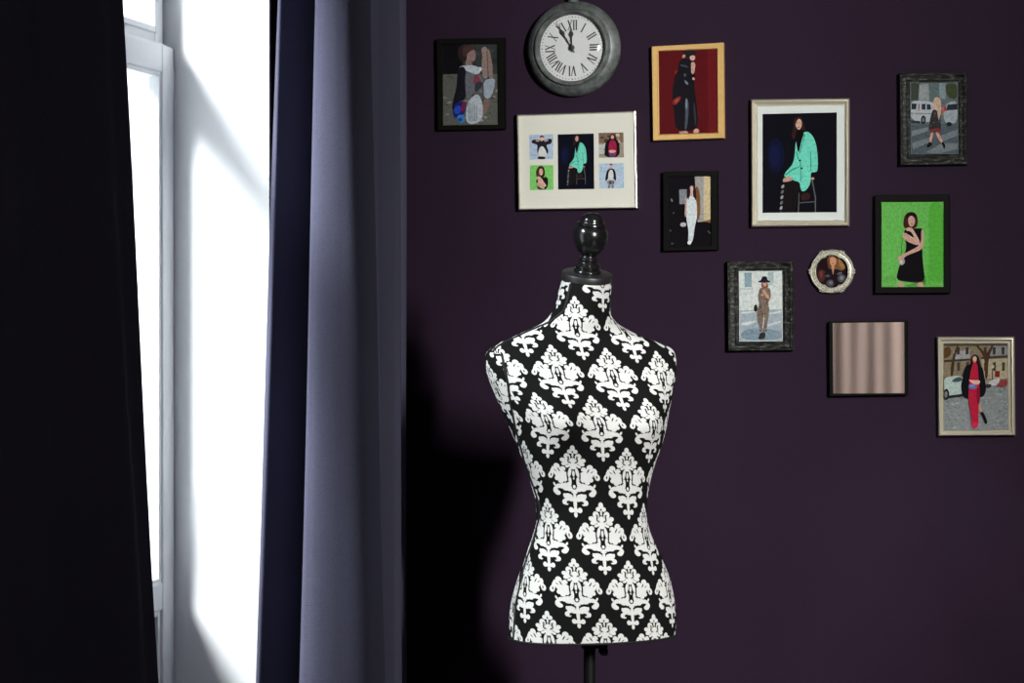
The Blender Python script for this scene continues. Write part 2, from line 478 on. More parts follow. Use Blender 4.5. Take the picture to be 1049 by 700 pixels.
# right curtain: edge at the reveal, deep shaded face, then the full rounded fold that catches the light
top = [pp(297, -1.612), pp(298, -1.595), pp(301, -1.586), pp(311, -1.576), pp(325, -1.566), (-1.540, 4.25), (-1.50, 4.16), (-1.475, 4.05), pp(334, -1.458), pp(339, -1.440), pp(347, -1.420), pp(355, -1.408), (-1.409, 4.06), (-1.43, 4.14), (-1.44, 4.19), pp(372, -1.440), pp(382, -1.424), pp(390, -1.416), (-1.42, 4.34), (-1.45, 4.42), (-1.54, 4.52), (-1.53, 4.72), (-1.57, 4.82)]
bot = [pp(250, -1.612), pp(252, -1.593), pp(256, -1.582), pp(272, -1.570), pp(294, -1.560), (-1.545, 4.235), (-1.51, 4.14), (-1.50, 4.04), pp(298, -1.480), pp(308, -1.452), pp(348, -1.388), pp(388, -1.330), (-1.328, 4.02), (-1.352, 4.09), (-1.385, 4.15), pp(385, -1.40), pp(389, -1.405), pp(391, -1.41), (-1.42, 4.30), (-1.42, 4.38), (-1.53, 4.50), (-1.52, 4.70), (-1.57, 4.82)]
o = curtain('curtain', top, bot, .02, 2.7, 300, 40, M['curtain'], wob=.002)
tag(o, 'slate navy curtain between the bright window recess and the picture wall, one fold catching light', 'curtain', 'dark window curtains')
# beige curtain on the rear wall, seen in the small square mirror
pts = []
for i in range(61):
    x = -1.60 + .88 * i / 60
    pts.append((x, -.40 + .0034 * math.sin(x * 74 + 2.2 * math.sin(x * 5)) + .002 * math.sin(x * 37)))
o = curtain('curtain', pts, pts, .05, 1.55, 300, 10, M['beige'])
tag(o, 'pinkish beige pleated curtain seen only as a reflection in the square mirror', 'curtain')

# ------------------------------------------------------------------ dress form
ZF = 4.35                                       # distance of its axis along the view
S = ZF / F                                      # metres per pixel there
base = at_depth(604, 332, ZF); base.z = 0
axis_xy = Vector((base.x, base.y, 0))
toC = Vector((CAM.x - base.x, CAM.y - base.y, 0)).normalized()
rt = Vector((-toC.y, toC.x, 0))                 # to the right in the picture
PSI = math.radians(20)
fr = toC * math.cos(PSI) + rt * math.sin(PSI)   # where the form faces
sd = rt * math.cos(PSI) - toC * math.sin(PSI)
df = empty('dress_form', (base.x, base.y, 0))
tag(df, 'black dress form with white damask motifs and turned finial on a stand', 'dress form')

sil = [(284, 575.5, 627), (288, 575.3, 626.6), (300, 572.5, 625.8), (312, 569.5, 624.9), (320, 566, 625.5), (326, 561.5, 628), (331, 556, 632.5), (336, 546, 639.5), (341, 534.5, 649), (346, 523.5, 660.5),
       (351, 512, 674), (355, 504.8, 684), (359, 500, 689.3), (364, 497.3, 691.8), (372, 496.3, 692.8), (385, 499.5, 692.5), (400, 505.5, 690), (420, 514, 686), (440, 523, 682.5), (460, 531, 677),
       (480, 538.6, 670), (500, 545.2, 665), (516, 549, 663), (530, 549.3, 663), (545, 546.5, 666), (560, 541.5, 672.5), (580, 534.5, 681.5), (600, 527.7, 687.8), (620, 523, 691.5), (636, 521.3, 692.8), (652, 521, 692)]
dep = [(284, .051, .051, 2), (300, .054, .054, 2), (316, .056, .056, 2), (328, .058, .060, 2), (336, .058, .062, 2.1), (344, .060, .066, 2.2), (352, .065, .072, 2.4), (360, .072, .078, 2.6), (375, .086, .084, 2.7), (395, .102, .086, 2.5),
       (415, .112, .084, 2.3), (435, .116, .080, 2.15), (455, .111, .076, 2.1), (480, .100, .074, 2.1), (516, .091, .076, 2.05), (545, .094, .085, 2.05), (580, .104, .102, 2.1), (620, .112, .118, 2.15), (652, .112, .120, 2.2)]
def interp(tab, y, k):
    ys = [r[0] for r in tab]
    if y <= ys[0]: return tab[0][k]
    if y >= ys[-1]: return tab[-1][k]
    i = max(j for j in range(len(ys)) if ys[j] <= y); i = min(i, len(ys) - 2)
    h = ys[i + 1] - ys[i]; f = (y - ys[i]) / h
    def slope(j):
        if j == 0: return (tab[1][k] - tab[0][k]) / (ys[1] - ys[0])
        if j == len(ys) - 1: return (tab[-1][k] - tab[-2][k]) / (ys[-1] - ys[-2])
        d0 = (tab[j][k] - tab[j - 1][k]) / (ys[j] - ys[j - 1]); d1 = (tab[j + 1][k] - tab[j][k]) / (ys[j + 1] - ys[j])
        return 0 if d0 * d1 <= 0 else 2 * d0 * d1 / (d0 + d1)
    m0, m1 = slope(i) * h, slope(i + 1) * h
    a, c = tab[i][k], tab[i + 1][k]
    return (2 * f ** 3 - 3 * f * f + 1) * a + (f ** 3 - 2 * f * f + f) * m0 + (-2 * f ** 3 + 3 * f * f) * c + (f ** 3 - f * f) * m1
NS = 144
def zof(y): return CAM.z + (332 - y) * S
def ringpts(y, a, cx):
    bf, bb, n = (interp(dep, y, k) for k in (1, 2, 3))
    tilt = math.tan(math.radians(15)) * max(0, min(1, (338 - y) / 50)) 
    out = []
    for k in range(NS):
        th = 2 * PI * k / NS
        c, s_ = math.cos(th), math.sin(th)
        e = 2 / n
        X = a * math.copysign(abs(c) ** e, c); D = (bf if s_ >= 0 else bb) * math.copysign(abs(s_) ** e, s_)
        if s_ > 0:                               # bust
            for sg in (-1, 1):
                ang = math.degrees(th) - 90 + sg * 33
                D += .026 * math.exp(-(ang / 17) ** 2 - ((y - 428) / 26) ** 2) 
        p = axis_xy + rt * cx + sd * X + fr * D
        p.z = zof(y) - D * tilt
        out.append(p)
    return out
def ring(y):
    L, Rr = interp(sil, y, 1), interp(sil, y, 2)
    want = (Rr - L) / F
    def ext(a, cx):
        q = ringpts(y, a, cx)
        us = [((p - CAM).dot(cR) / (p - CAM).dot(cF)) for p in q]
        return min(us), max(us)
    lo, hi = .01, .4
    for _ in range(26):
        a = (lo + hi) / 2; u0, u1 = ext(a, 0)
        if u1 - u0 > want: hi = a
        else: lo = a
    u0, u1 = ext(a, 0)
    cx = ((L + Rr) / 2 - 524.5) / F - (u0 + u1) / 2
    return ringpts(y, a, cx * ZF)
ys = []
y = 286.0
while y < 652:
    ys.append(y); y += 1.1 if y < 372 else 3.0
ys.append(652)
rings = [ring(y) for y in ys]
# UV: u along the girth from the pattern's column line, v from the pattern's rows
PW = .1115; ROWS = .06
colx = [(280, 590), (337, 590), (387, 601), (438, 616), (554, 617.5), (665, 621), (720, 622)]
rows = [(222, -2), (285, -1), (337, 0), (387, 1), (438, 2), (493, 3), (554, 4), (609, 5), (665, 6), (720, 7)]
seam_px = [(362, 514), (390, 520), (414, 523.5), (434, 527.5), (470, 537), (495, 546), (516, 553), (530, 552.5), (555, 545.5), (577, 537.5), (615, 528.5), (652, 526)]
def lerp_tab(tab, y):
    if y <= tab[0][0]: return tab[0][1]
    for (a, va), (b_, vb) in zip(tab, tab[1:]):
        if y <= b_: return va + (vb - va) * (y - a) / (b_ - a)
    return tab[-1][1]
UV = []; seam_idx = []; seam_pts = []
for y, q in zip(ys, rings):
    ln = [0]
    for k in range(1, NS + 1): ln.append(ln[-1] + (q[k % NS] - q[k - 1]).length)
    yf = to_px(q[NS // 4])[1]
    cxp = lerp_tab(colx, yf)
    # vertex on the front half nearest the column line
    best = None
    for k in range(NS // 12, NS // 2 - NS // 12):
        a, c = to_px(q[k])[0], to_px(q[k + 1])[0]
        if min(a, c) <= cxp <= max(a, c): f = (cxp - a) / (c - a) if c != a else 0; best = ln[k] + f * (ln[k + 1] - ln[k])
    if best is None: best = ln[NS // 4]
    UV.append([((best - ln[k]) / PW, -(lerp_tab(rows, to_px(q[k])[1] if False else yf + (q[NS // 4].z - q[k % NS].z) / S * .95 - ROWS * (ln[k] - best) / S * -1)) / 2) for k in range(NS + 1)])
    # side seam on the picture-left side
    sx = lerp_tab(seam_px, y); sk = NS / 2
    for k in range(NS // 4 + 6, NS // 2 + 8):
        a, c = to_px(q[k])[0], to_px(q[(k + 1) % NS])[0]
        if a >= sx >= c: sk = k + (a - sx) / (a - c + 1e-9); break
    seam_idx.append(sk)
    if y >= 361:
        k = int(sk); p = q[k].lerp(q[(k + 1) % NS], sk - k); seam_pts.append(p)
me = bpy.data.meshes.new('torso')
V = [p - Vector((base.x, base.y, 0)) for q in rings for p in q]
FCS = []; FUV = []
for i in range(len(rings) - 1):
    for k in range(NS):
        FCS.append((i * NS + k, (i + 1) * NS + k, (i + 1) * NS + (k + 1) % NS, i * NS + (k + 1) % NS))
        off = (.37, .21) if (ys[i] >= 361 and k >= seam_idx[i] - .5 and k < NS * .75) else (0, 0)
        FUV.append([(UV[i][k][0] + off[0], UV[i][k][1] + off[1]), (UV[i + 1][k][0] + off[0], UV[i + 1][k][1] + off[1]), (UV[i + 1][k + 1][0] + off[0], UV[i + 1][k + 1][1] + off[1]), (UV[i][k + 1][0] + off[0], UV[i][k + 1][1] + off[1])])
nr = len(rings)
FCS.append(tuple(range(NS))); FUV.append([(.5, 0)] * NS)
FCS.append(tuple((nr - 1) * NS + k for k in range(NS - 1, -1, -1))); FUV.append([(.5, 0)] * NS)
me.from_pydata(V, [], FCS)
uvl = me.uv_layers.new(name='UVMap')
li = 0
for pol, fu in zip(me.polygons, FUV):
    for u in fu: uvl.data[li].uv = u; li += 1
    pol.use_smooth = True; pol.material_index = 0
me.materials.append(M['damask']); me.materials.append(M['piping'])
me.polygons[-1].material_index = 1; me.polygons[-1].use_smooth = False; me.polygons[-2].use_smooth = False; me.polygons[-2].material_index = 1
bm = bmesh.new(); bm.from_mesh(me); bmesh.ops.recalc_face_normals(bm, faces=bm.faces); bm.to_mesh(me); bm.free()
try: me.set_sharp_from_angle(angle=math.radians(60))
except Exception: pass
torso = bpy.data.objects.new('torso', me); COL.objects.link(torso); torso.parent = df
torso['label'] = 'black torso cover printed with white damask motifs'
# piping seams
b = MB(); b.tube(seam_pts, .0027, 8); b.build('side_piping', M['piping'], df)
# armhole piping, shoulder piping up the neck (both sides)
def ridge(side):
    pts = []
    for y, q in zip(ys, rings):
        if y < 288 or y > 361: continue
        f = (y - 288) / 73
        th = 152 if y < 318 else 152 + (170 - 152) * min(1, (y - 318) / 16)
        if side > 0: th = 180 - th - 14
        k = int(th / 360 * NS) % NS
        pts.append(q[k])
    return pts
for sg in (-1, 1):
    b = MB(); r = ridge(sg); b.tube(r, .0030, 8); b.build('shoulder_piping', M['piping'], df)
b = MB(); b.tube(rings[-1], .0022, 8, closed=True); b.build('hem_piping', M['piping'], df)
# neck cap and finial, leaning forward with the neck
ax = (Vector((0, 0, 1)) * math.cos(math.radians(15)) + fr * math.sin(math.radians(15))).normalized()
ctr = sum(rings[0], Vector()) / NS
b = MB(); rc = 25.6 * S
b.lathe(ctr - ax * .002, ax, [(rc * .96, -.004), (rc * 1.01, -.002), (rc * 1.02, .002), (rc * 1.02, .0115), (rc * .995, .0145), (rc * .95, .0155), (.001, .0155)], 64)
b.build('neck_cap', M['black_satin'], df)
k = S / 6.36
prof = [(88, 414), (90, 408), (90, 398), (86, 392), (78, 388), (78, 380), (84, 374), (84, 366), (76, 358), (62, 350), (56, 340), (58, 330), (62, 324), (60, 316), (48, 308), (46, 302), (54, 292), (74, 276), (94, 250), (109, 218), (115, 186), (113, 158), (104, 132), (92, 114), (84, 108), (90, 104), (93, 98), (91, 92), (80, 87), (76, 82), (76, 70), (68, 54), (54, 42), (34, 33), (12, 29), (0, 28.5)]
b = MB(); b.lathe(ctr + ax * .0130, ax, [(r * k, (414 - yy) * k / .97) for r, yy in prof], 64, cap1=False)
b.build('finial', M['black_gloss'], df)
# stand
hz = zof(652)
px0 = Vector((base.x, base.y, 0))
b = MB(); b.lathe(px0, (0, 0, 1), [(.0117, .16), (.0117, hz + .05)], 32); b.build('pole', M['black_metal'], df)
b = MB(); b.lathe(px0, (0, 0, 1), [(.0128, hz - .026), (.0160, hz - .024), (.0165, hz - .004), (.024, hz - .002), (.024, hz + .004)], 32)
bl = px0 + rt * .024 + Vector((0, 0, hz - .016)); b.quad_prism([bl + rt * -.012 + Vector((0, 0, -.008)), bl + rt * .012 + Vector((0, 0, -.008)), bl + rt * .012 + Vector((0, 0, .012)), bl + rt * -.012 + Vector((0, 0, .012))], toC, -.01, .01)
b.build('collar', M['black_metal'], df, bevel=.001)
b = MB(); b.lathe(bl + rt * .006 + Vector((0, 0, -.014)), rt, [(.003, -.012), (.006, -.008), (.0095, -.006), (.0095, .004), (.007, .0065), (.004, .007)], 10); b.build('knob', M['black_metal'], df)
b = MB(); b.lathe(px0, (0, 0, 1), [(.012, .12), (.026, .13), (.030, .16), (.030, .22), (.022, .25), (.028, .262), (.018, .28), (.0125, .30)], 40); b.build('hub', M['black_gloss'], df)
for k3 in range(3):
    a = math.radians(k3 * 120 + 40); d = Vector((math.cos(a), math.sin(a), 0))
    pts = [px0 + d * r + Vector((0, 0, z)) for r, z in ((.02, .19), (.06, .20), (.11, .165), (.16, .09), (.20, .035), (.235, .018), (.26, .016))]
    b = MB(); b.tube([Vector(p) for p in catmull(pts, 24)], [.015 - .004 * i / 24 + (.003 if i > 20 else 0) for i in range(25)], 12); b.build('leg', M['black_gloss'], df)

# ------------------------------------------------------------------ pictures on the wall
NW = Vector((0, -1, 0))                          # out of the back wall
def tr(off, sc): return lambda x, y: (off[0] + x / sc, off[1] + y / sc)
def clip(poly, q):
    # clip polygon by the convex quad q (pixel coordinates)
    area = sum(q[i][0] * q[(i + 1) % 4][1] - q[(i + 1) % 4][0] * q[i][1] for i in range(4))
    out = poly
    for i in range(4):
        a, c = q[i], q[(i + 1) % 4]; inp = out; out = []
        def side(p): return ((c[0] - a[0]) * (p[1] - a[1]) - (c[1] - a[1]) * (p[0] - a[0])) * (1 if area > 0 else -1)
        for j in range(len(inp)):
            p, r = inp[j], inp[(j + 1) % len(inp)]
            sp, sr = side(p), side(r)
            if sp >= 0: out.append(p)
            if (sp >= 0) != (sr >= 0):
                f = sp / (sp - sr); out.append((p[0] + (r[0] - p[0]) * f, p[1] + (r[1] - p[1]) * f))
        if len(out) < 3: return []
    return out
def chaikin(p, n=2):
    for _ in range(n):
        q = []
        for i in range(len(p)):
            a, c = p[i], p[(i + 1) % len(p)]
            q += [(a[0] * .75 + c[0] * .25, a[1] * .75 + c[1] * .25), (a[0] * .25 + c[0] * .75, a[1] * .25 + c[1] * .75)]
        p = q
    return p
GAIN = .9
def paint(name, parent, quad, Y, bg, shapes, T2, outline=None, gain=GAIN):
    """a photo print: flat paper with flat printed shapes, one mesh"""
    me = bpy.data.meshes.new(name); org = parent_loc(parent)
    V = []; Fc = []; cols = []
    def put(poly, cs, layer):
        b0 = len(V)
        for p in poly: V.append(on_wall(p[0], p[1], Y - .00002 * layer) - org)
        Fc.append(list(range(b0, b0 + len(poly)))); cols.append(cs)
    def C(c): return tuple(min(.85, v * gain) for v in lin(c)) + (1,)
    base_poly = outline or quad
    if isinstance(bg, list): put(base_poly, [C(c) for c in bg] if len(bg) == len(base_poly) else [C(bg[0])] * len(base_poly), 0)
    else: put(base_poly, [C(bg)] * len(base_poly), 0)
    # paper back
    for i, s_ in enumerate(shapes):
        k = s_[0]
        if k == 'e':
            _, c, cx, cy, rx, ry = s_[:6]; ro = math.radians(s_[6]) if len(s_) > 6 else 0
            poly = []
            for j in range(20):
                a = 2 * PI * j / 20; ex, ey = rx * math.cos(a), ry * math.sin(a)
                poly.append((cx + ex * math.cos(ro) - ey * math.sin(ro), cy + ex * math.sin(ro) + ey * math.cos(ro)))
        else:
            c, poly = s_[1], list(s_[2])
            if k == 's': poly = chaikin(poly)
        poly = [T2(*p) for p in poly]
        poly = clip(poly, quad)
        if len(poly) < 3: continue
        put(poly, [C(c)] * len(poly), i + 1)
    me.from_pydata(V, [], Fc)
    at = me.color_attributes.new('Col', 'FLOAT_COLOR', 'CORNER')
    li = 0
    for cs in cols:
        for c in cs: at.data[li].color = c; li += 1
    me.materials.append(M['print'])
    o = bpy.data.objects.new(name, me); COL.objects.link(o); o.parent = parent
    return o
def speck(n, x0, x1, y0, y1, cols, rx, ry, seed=1):
    r = random.Random(seed)
    return [('e', r.choice(cols), r.uniform(x0, x1), r.uniform(y0, y1), rx * r.uniform(.5, 1.5), ry * r.uniform(.5, 1.5), r.uniform(-20, 20)) for _ in range(n)]
def bilerp(q, u, v):
    a = (q[0][0] + (q[1][0] - q[0][0]) * u, q[0][1] + (q[1][1] - q[0][1]) * u)
    c = (q[3][0] + (q[2][0] - q[3][0]) * u, q[3][1] + (q[2][1] - q[3][1]) * u)
    return (a[0] + (c[0] - a[0]) * v, a[1] + (c[1] - a[1]) * v)
def frame_thing(name, label, cat, outer, inner, depth, prof, mat, group='framed pictures on the back wall'):
    """outer / inner: pixel quads of the moulding (tl, tr, br, bl); prof: (t from outer 0 to inner 1, height fraction)"""
    Yf = WY - depth
    cx = sum(p[0] for p in outer) / 4; cy = sum(p[1] for p in outer) / 4
    c = on_wall(cx, cy, WY); root = empty(name, (c.x, WY, c.z))
    tag(root, label, cat, group)
    b = MB(); loops = []
    O = [on_wall(*p, Yf) for p in outer]; I = [on_wall(*p, Yf) for p in inner]
    def lp(t, h):
        out = []
        for o_, i_ in zip(O, I):
            p = o_.lerp(i_, t); p.y = WY - .0005 - (depth - .0005) * h; out.append(p)
        return out
    L = [lp(0, 0), lp(0, prof[0][1])] + [lp(t, h) for t, h in prof] + [lp(1, .05), lp(.98, 0)]
    for a, c2 in zip(L, L[1:]):
        for i in range(4):
            j = (i + 1) % 4
            b.add([a[i], a[j], c2[j], c2[i]], [(0, 1, 2, 3)])
    a, c2 = L[-1], L[0]
    for i in range(4):
        j = (i + 1) % 4; b.add([a[i], a[j], c2[j], c2[i]], [(0, 1, 2, 3)])
    b.build('frame', mat, root)
    return root
def glass_pane(root, q, Y):
    b = MB(); b.quad_prism([on_wall(*p, Y) for p in q], NW, 0, .0015); return b.build('glass', M['glass'], root)
def board(root, name, q, Y, mat, th=.003):
    b = MB(); b.quad_prism([on_wall(*p, Y) for p in q], NW, -th, 0); return b.build(name, mat, root)
def grow(q, d):
    cx = sum(p[0] for p in q) / 4; cy = sum(p[1] for p in q) / 4
    return [(p[0] + math.copysign(d, p[0] - cx), p[1] + math.copysign(d, p[1] - cy)) for p in q]
def Q(T2, *pts): return [T2(*p) for p in pts]
FLAT = [(0, .9), (.06, 1), (.94, 1), (1, .92)]
SILV = [(0, .55), (.04, .72), (.22, .98), (.34, 1), (.46, .92), (.56, .70), (.74, .58), (.80, .62), (.88, .62), (.92, .5), (1, .42)]
WORN = [(0, .6), (.03, .85), (.10, 1), (.20, 1), (.26, .86), (.50, .72), (.60, .70), (.64, .84), (.72, .86), (.78, .66), (.90, .60), (.93, .68), (1, .66)]
SKIN = (176, 138, 122); HAIR = (44, 26, 22); BLK = (14, 13, 16)

# 1. black frame, raised arms
T2 = tr((440, 30), 6.367)
ou = Q(T2, (44, 62), (487, 55), (488, 652), (52, 660)); inn = Q(T2, (83, 97), (443, 96), (447, 622), (86, 627))
r = frame_thing('picture_frame', 'black picture frame left of the clock, woman in patterned top raising both arms', 'picture frame', ou, inn, .0165, FLAT, M['black_frame'])
g = (70, 72, 72)
sh = [('p', (88, 90, 84), [(80, 295), (450, 285), (450, 640), (80, 640)]), ('p', (52, 56, 56), [(218, 95), (450, 95), (450, 292), (218, 292)])]  # second polygon: window reflection on the glass, painted into the print as lighter grey
sh += speck(46, 85, 445, 300, 620, [(54, 54, 50), (120, 120, 112), (70, 70, 66), (135, 134, 124)], 14, 7, 3)
sh += speck(10, 230, 440, 110, 280, [(40, 46, 44), (62, 68, 66)], 22, 14, 4)
sh += [('s', (44, 34, 34), [(186, 120), (230, 100), (300, 108), (305, 140), (240, 215), (196, 205), (184, 160)]),
       ('s', (140, 116, 110), [(248, 140), (296, 128), (302, 165), (300, 200), (270, 218), (240, 205)]),
       ('s', (70, 48, 44), [(215, 108), (290, 104), (302, 130), (262, 142), (236, 176), (216, 180)]),
       ('p', (132, 110, 104), [(238, 200), (272, 212), (285, 245), (232, 250)]),
       ('s', (140, 122, 114), [(336, 130), (352, 112), (378, 120), (388, 200), (384, 320), (350, 325), (338, 230), (346, 170)]),
       ('s', (134, 116, 108), [(374, 120), (394, 140), (412, 240), (414, 320), (388, 326), (384, 230)]),
       ('p', (84, 78, 76), [(372, 140), (378, 142), (386, 320), (380, 320)]),
       ('s', (176, 186, 196), [(196, 240), (240, 235), (300, 236), (340, 262), (322, 295), (270, 290), (220, 262), (180, 290)]),
       ('s', (22, 22, 30), [(182, 260), (215, 238), (238, 262), (248, 330), (240, 460), (190, 470), (146, 540), (152, 470), (178, 380)]),
       ('s', (98, 100, 108), [(230, 262), (280, 290), (330, 300), (350, 350), (300, 400), (256, 460), (236, 440)]),
       ('s', (120, 60, 74), [(290, 300), (312, 292), (345, 350), (320, 372), (282, 360)]),
       ('s', (50, 52, 60), [(300, 340), (350, 345), (346, 372), (290, 420)]),
       ('s', (150, 160, 172), [(350, 330), (424, 318), (430, 350), (400, 455), (352, 448)]),
       ('s', (172, 182, 190), [(262, 450), (318, 416), (346, 480), (352, 560), (326, 610), (240, 622), (236, 520)]),
       ('p', (70, 72, 80), [(345, 350), (352, 350), (356, 500), (348, 500)]),
       ('s', (120, 98, 90), [(355, 450), (395, 456), (390, 500), (362, 560), (350, 575), (346, 520)]),
       ('s', (24, 34, 110), [(150, 520), (176, 476), (236, 470), (242, 520), (210, 575), (160, 580)]),
       ('s', (40, 70, 170), [(160, 516), (196, 490), (210, 520), (190, 556), (160, 548)]),
       ('s', (110, 30, 60), [(214, 478), (240, 474), (236, 520), (214, 548), (205, 520)]),
       ('s', (60, 120, 170), [(176, 560), (230, 556), (232, 610), (186, 612)]),
       ('e', (30, 60, 150), 200, 590, 14, 12), ('e', (190, 200, 205), 330, 260, 12, 14)]
for i in range(5): sh.append(('p', (120, 124, 130), [(250 + i * 14, 470 + i * 8), (254 + i * 14, 470 + i * 8), (262 + i * 12, 600), (256 + i * 12, 600)]))
paint('photo_print', r, inn, WY - .012, BLK, sh, T2, outline=grow(inn, .6)); glass_pane(r, inn, WY - .0135)

# 3. collage in a thin polished frame
T2 = tr((522, 105), 6.087)
ou = Q(T2, (41, 73), (786, 50), (798, 661), (52, 673)); inn = Q(T2, (54, 87), (771, 64), (783, 649), (65, 659))
r = frame_thing('picture_frame', 'wide thin metal frame with cream mat holding five small photos under the clock', 'picture frame', ou, inn, .018, [(0, .6), (.2, .95), (.5, 1), (.75, .9), (1, .6)], M['chrome'])
board(r, 'mat', grow(inn, .4), WY - .012, M['mat'])
Yp = WY - .0122
# arms behind head, black jacket
q = Q(T2, (122, 202), (272, 198), (273, 353), (125, 357))
sh = [('s', (30, 32, 40), [(134, 240), (160, 228), (190, 236), (215, 236), (250, 224), (268, 232), (258, 262), (226, 262), (246, 306), (228, 332), (180, 328), (170, 305), (176, 262), (140, 256)]),
      ('s', (205, 205, 202), [(200, 268), (222, 290), (238, 330), (205, 340), (175, 330), (182, 290)]), ('e', (214, 170, 150), 200, 224, 12, 17), ('s', (26, 20, 22), [(186, 222), (190, 208), (212, 206), (216, 222), (204, 214)]),
      ('p', (190, 145, 128), [(162, 232), (186, 236), (184, 246), (166, 244)]), ('p', (190, 145, 128), [(216, 236), (242, 228), (240, 240), (218, 246)]), ('s', (30, 30, 34), [(172, 336), (226, 338), (222, 356), (178, 356)])]
paint('photo_print', r, q, Yp, (168, 186, 206), sh, T2)
q = Q(T2, (127, 392), (273, 390), (274, 545), (127, 547))
sh = [('s', (46, 28, 26), [(166, 420), (186, 394), (214, 400), (222, 440), (214, 470), (176, 476), (164, 450)]), ('s', (208, 168, 150), [(186, 412), (206, 412), (210, 440), (198, 458), (184, 446)]),
      ('s', (22, 22, 26), [(164, 476), (200, 470), (242, 462), (238, 545), (180, 545), (168, 520)]), ('s', (206, 168, 152), [(170, 460), (192, 462), (216, 500), (232, 520), (212, 532), (178, 500)]),
      ('s', (196, 152, 138), [(168, 500), (180, 494), (220, 530), (214, 545), (170, 520)]), ('p', (90, 46, 36), [(176, 412), (186, 402), (184, 460), (172, 460)])]
paint('photo_print', r, q, Yp, (122, 196, 104), sh, T2)
def mint(o, k):
    """woman in a mint coat on a stool, drawn in the coordinates of the large silver frame"""
    m = lambda *p: [(o[0] + x * k, o[1] + y * k) for x, y in p]
    MI = (108, 206, 182); MD = (66, 146, 130)
    e = lambda c, x, y, rx, ry, a=0: ('e', c, o[0] + x * k, o[1] + y * k, rx * k, ry * k, a)
    L = [e((16, 20, 44), 165, 320, 42, 85), e((20, 24, 60), 160, 318, 24, 52)]
    HR = (52, 28, 24)
    L += [('s', HR, m((250, 170), (250, 146), (264, 130), (286, 131), (297, 148), (300, 176), (280, 190))),
          ('s', HR, m((252, 150), (264, 140), (264, 190), (266, 214), (258, 238), (244, 240), (241, 214), (250, 190))), ('s', HR, m((286, 140), (298, 158), (306, 190), (314, 206), (296, 214), (288, 190))),
          ('s', BLK, m((256, 236), (266, 198), (280, 192), (304, 196), (320, 206), (300, 232), (280, 300), (270, 310), (264, 270))),
          ('s', (200, 162, 146), m((259, 150), (270, 139), (284, 143), (291, 158), (290, 176), (281, 195), (270, 192), (260, 174))),
          ('s', HR, m((254, 150), (262, 138), (280, 134), (272, 144), (263, 156), (260, 172))),
          ('p', (96, 50, 46), m((270, 180), (281, 180), (279, 184), (272, 184))), ('p', (40, 26, 26), m((263, 160), (270, 159), (270, 162), (263, 163))), ('p', (40, 26, 26), m((279, 159), (287, 160), (287, 163), (279, 162))),
          ('s', MI, m((262, 246), (300, 204), (326, 204), (352, 236), (366, 290), (370, 392), (352, 402), (334, 398), (334, 450), (318, 480), (300, 494), (284, 488), (282, 446), (246, 440), (232, 420), (204, 424), (208, 404), (240, 370), (254, 340), (258, 290))),
          ('s', BLK, m((262, 244), (284, 214), (304, 208), (290, 244), (276, 310), (268, 290))),
          ('p', MD, m((302, 214), (308, 216), (284, 306), (276, 318))), ('p', MD, m((330, 300), (335, 300), (338, 392), (333, 392))), ('p', MD, m((262, 300), (267, 296), (276, 336), (270, 340))),
          ('p', MD, m((284, 446), (289, 444), (286, 340), (281, 340))), ('p', MD, m((206, 412), (244, 384), (276, 372), (276, 378), (246, 392), (214, 416))),
          e(BLK, 281, 342, 6, 4), e(BLK, 290, 381, 6, 4),
          ('s', (190, 150, 132), m((198, 432), (220, 420), (244, 424), (248, 438), (222, 446), (200, 452))),
          ('s', (24, 20, 22), m((194, 450), (224, 444), (272, 444), (280, 470), (262, 600), (190, 600), (186, 520)))]
    for i, yy in enumerate(range(464, 596, 26)): L.append(('s', (150, 150, 154) if i % 2 == 0 else (104, 100, 106), m((192 - i * 2, yy), (206 - i * 2, yy - 6), (204 - i * 2, yy + 12), (190 - i * 2, yy + 16))))
    L += [('p', (98, 98, 100), m((338, 440), (343, 438), (359, 520), (359, 598), (354, 598), (354, 522))), ('p', (90, 90, 92), m((276, 500), (280, 500), (276, 598), (271, 598))),
          ('p', (84, 84, 88), m((280, 546), (354, 540), (354, 545), (280, 551))), ('s', BLK, m((334, 402), (364, 400), (360, 428), (336, 430))), ('s', (186, 146, 130), m((332, 426), (352, 424), (350, 438), (334, 436))),
          ('s', (54, 30, 28), m((284, 508), (322, 494), (336, 526), (304, 540), (286, 530)))]
    return L
q = Q(T2, (300, 200), (525, 193), (528, 540), (303, 543))
k_ = 225 / 360
paint('photo_print', r, q, Yp, (12, 14, 24), mint((300 - 100 * k_, 198 - 114 * .718), .66), T2)
q = Q(T2, (555, 190), (710, 187), (713, 343), (557, 345))
sh = [('p', (120, 100, 84), [(555, 188), (712, 188), (712, 250), (555, 254)]), ('p', (182, 184, 182), [(555, 262), (600, 256), (600, 320), (555, 322)])]
sh += speck(22, 560, 708, 192, 300, [(160, 140, 110), (84, 66, 52), (190, 176, 150), (70, 56, 46)], 10, 8, 5)
sh += [('s', (56, 30, 26), [(618, 230), (628, 196), (656, 194), (668, 232), (664, 270), (620, 270)]), ('s', (206, 160, 140), [(632, 204), (650, 204), (652, 226), (642, 236), (632, 226)]),
       ('s', (24, 20, 26), [(600, 244), (626, 226), (664, 226), (684, 250), (690, 342), (592, 342), (592, 300)]), ('s', (150, 34, 66), [(624, 234), (662, 234), (670, 290), (664, 342), (620, 342), (616, 290)]),
       ('s', (206, 160, 140), [(616, 296), (664, 296), (660, 314), (622, 316)]), ('s', (70, 76, 130), [(622, 318), (658, 316), (658, 336), (624, 340)])]
paint('photo_print', r, q, Yp, (150, 140, 126), sh, T2)
q = Q(T2, (557, 382), (712, 378), (714, 535), (560, 537))
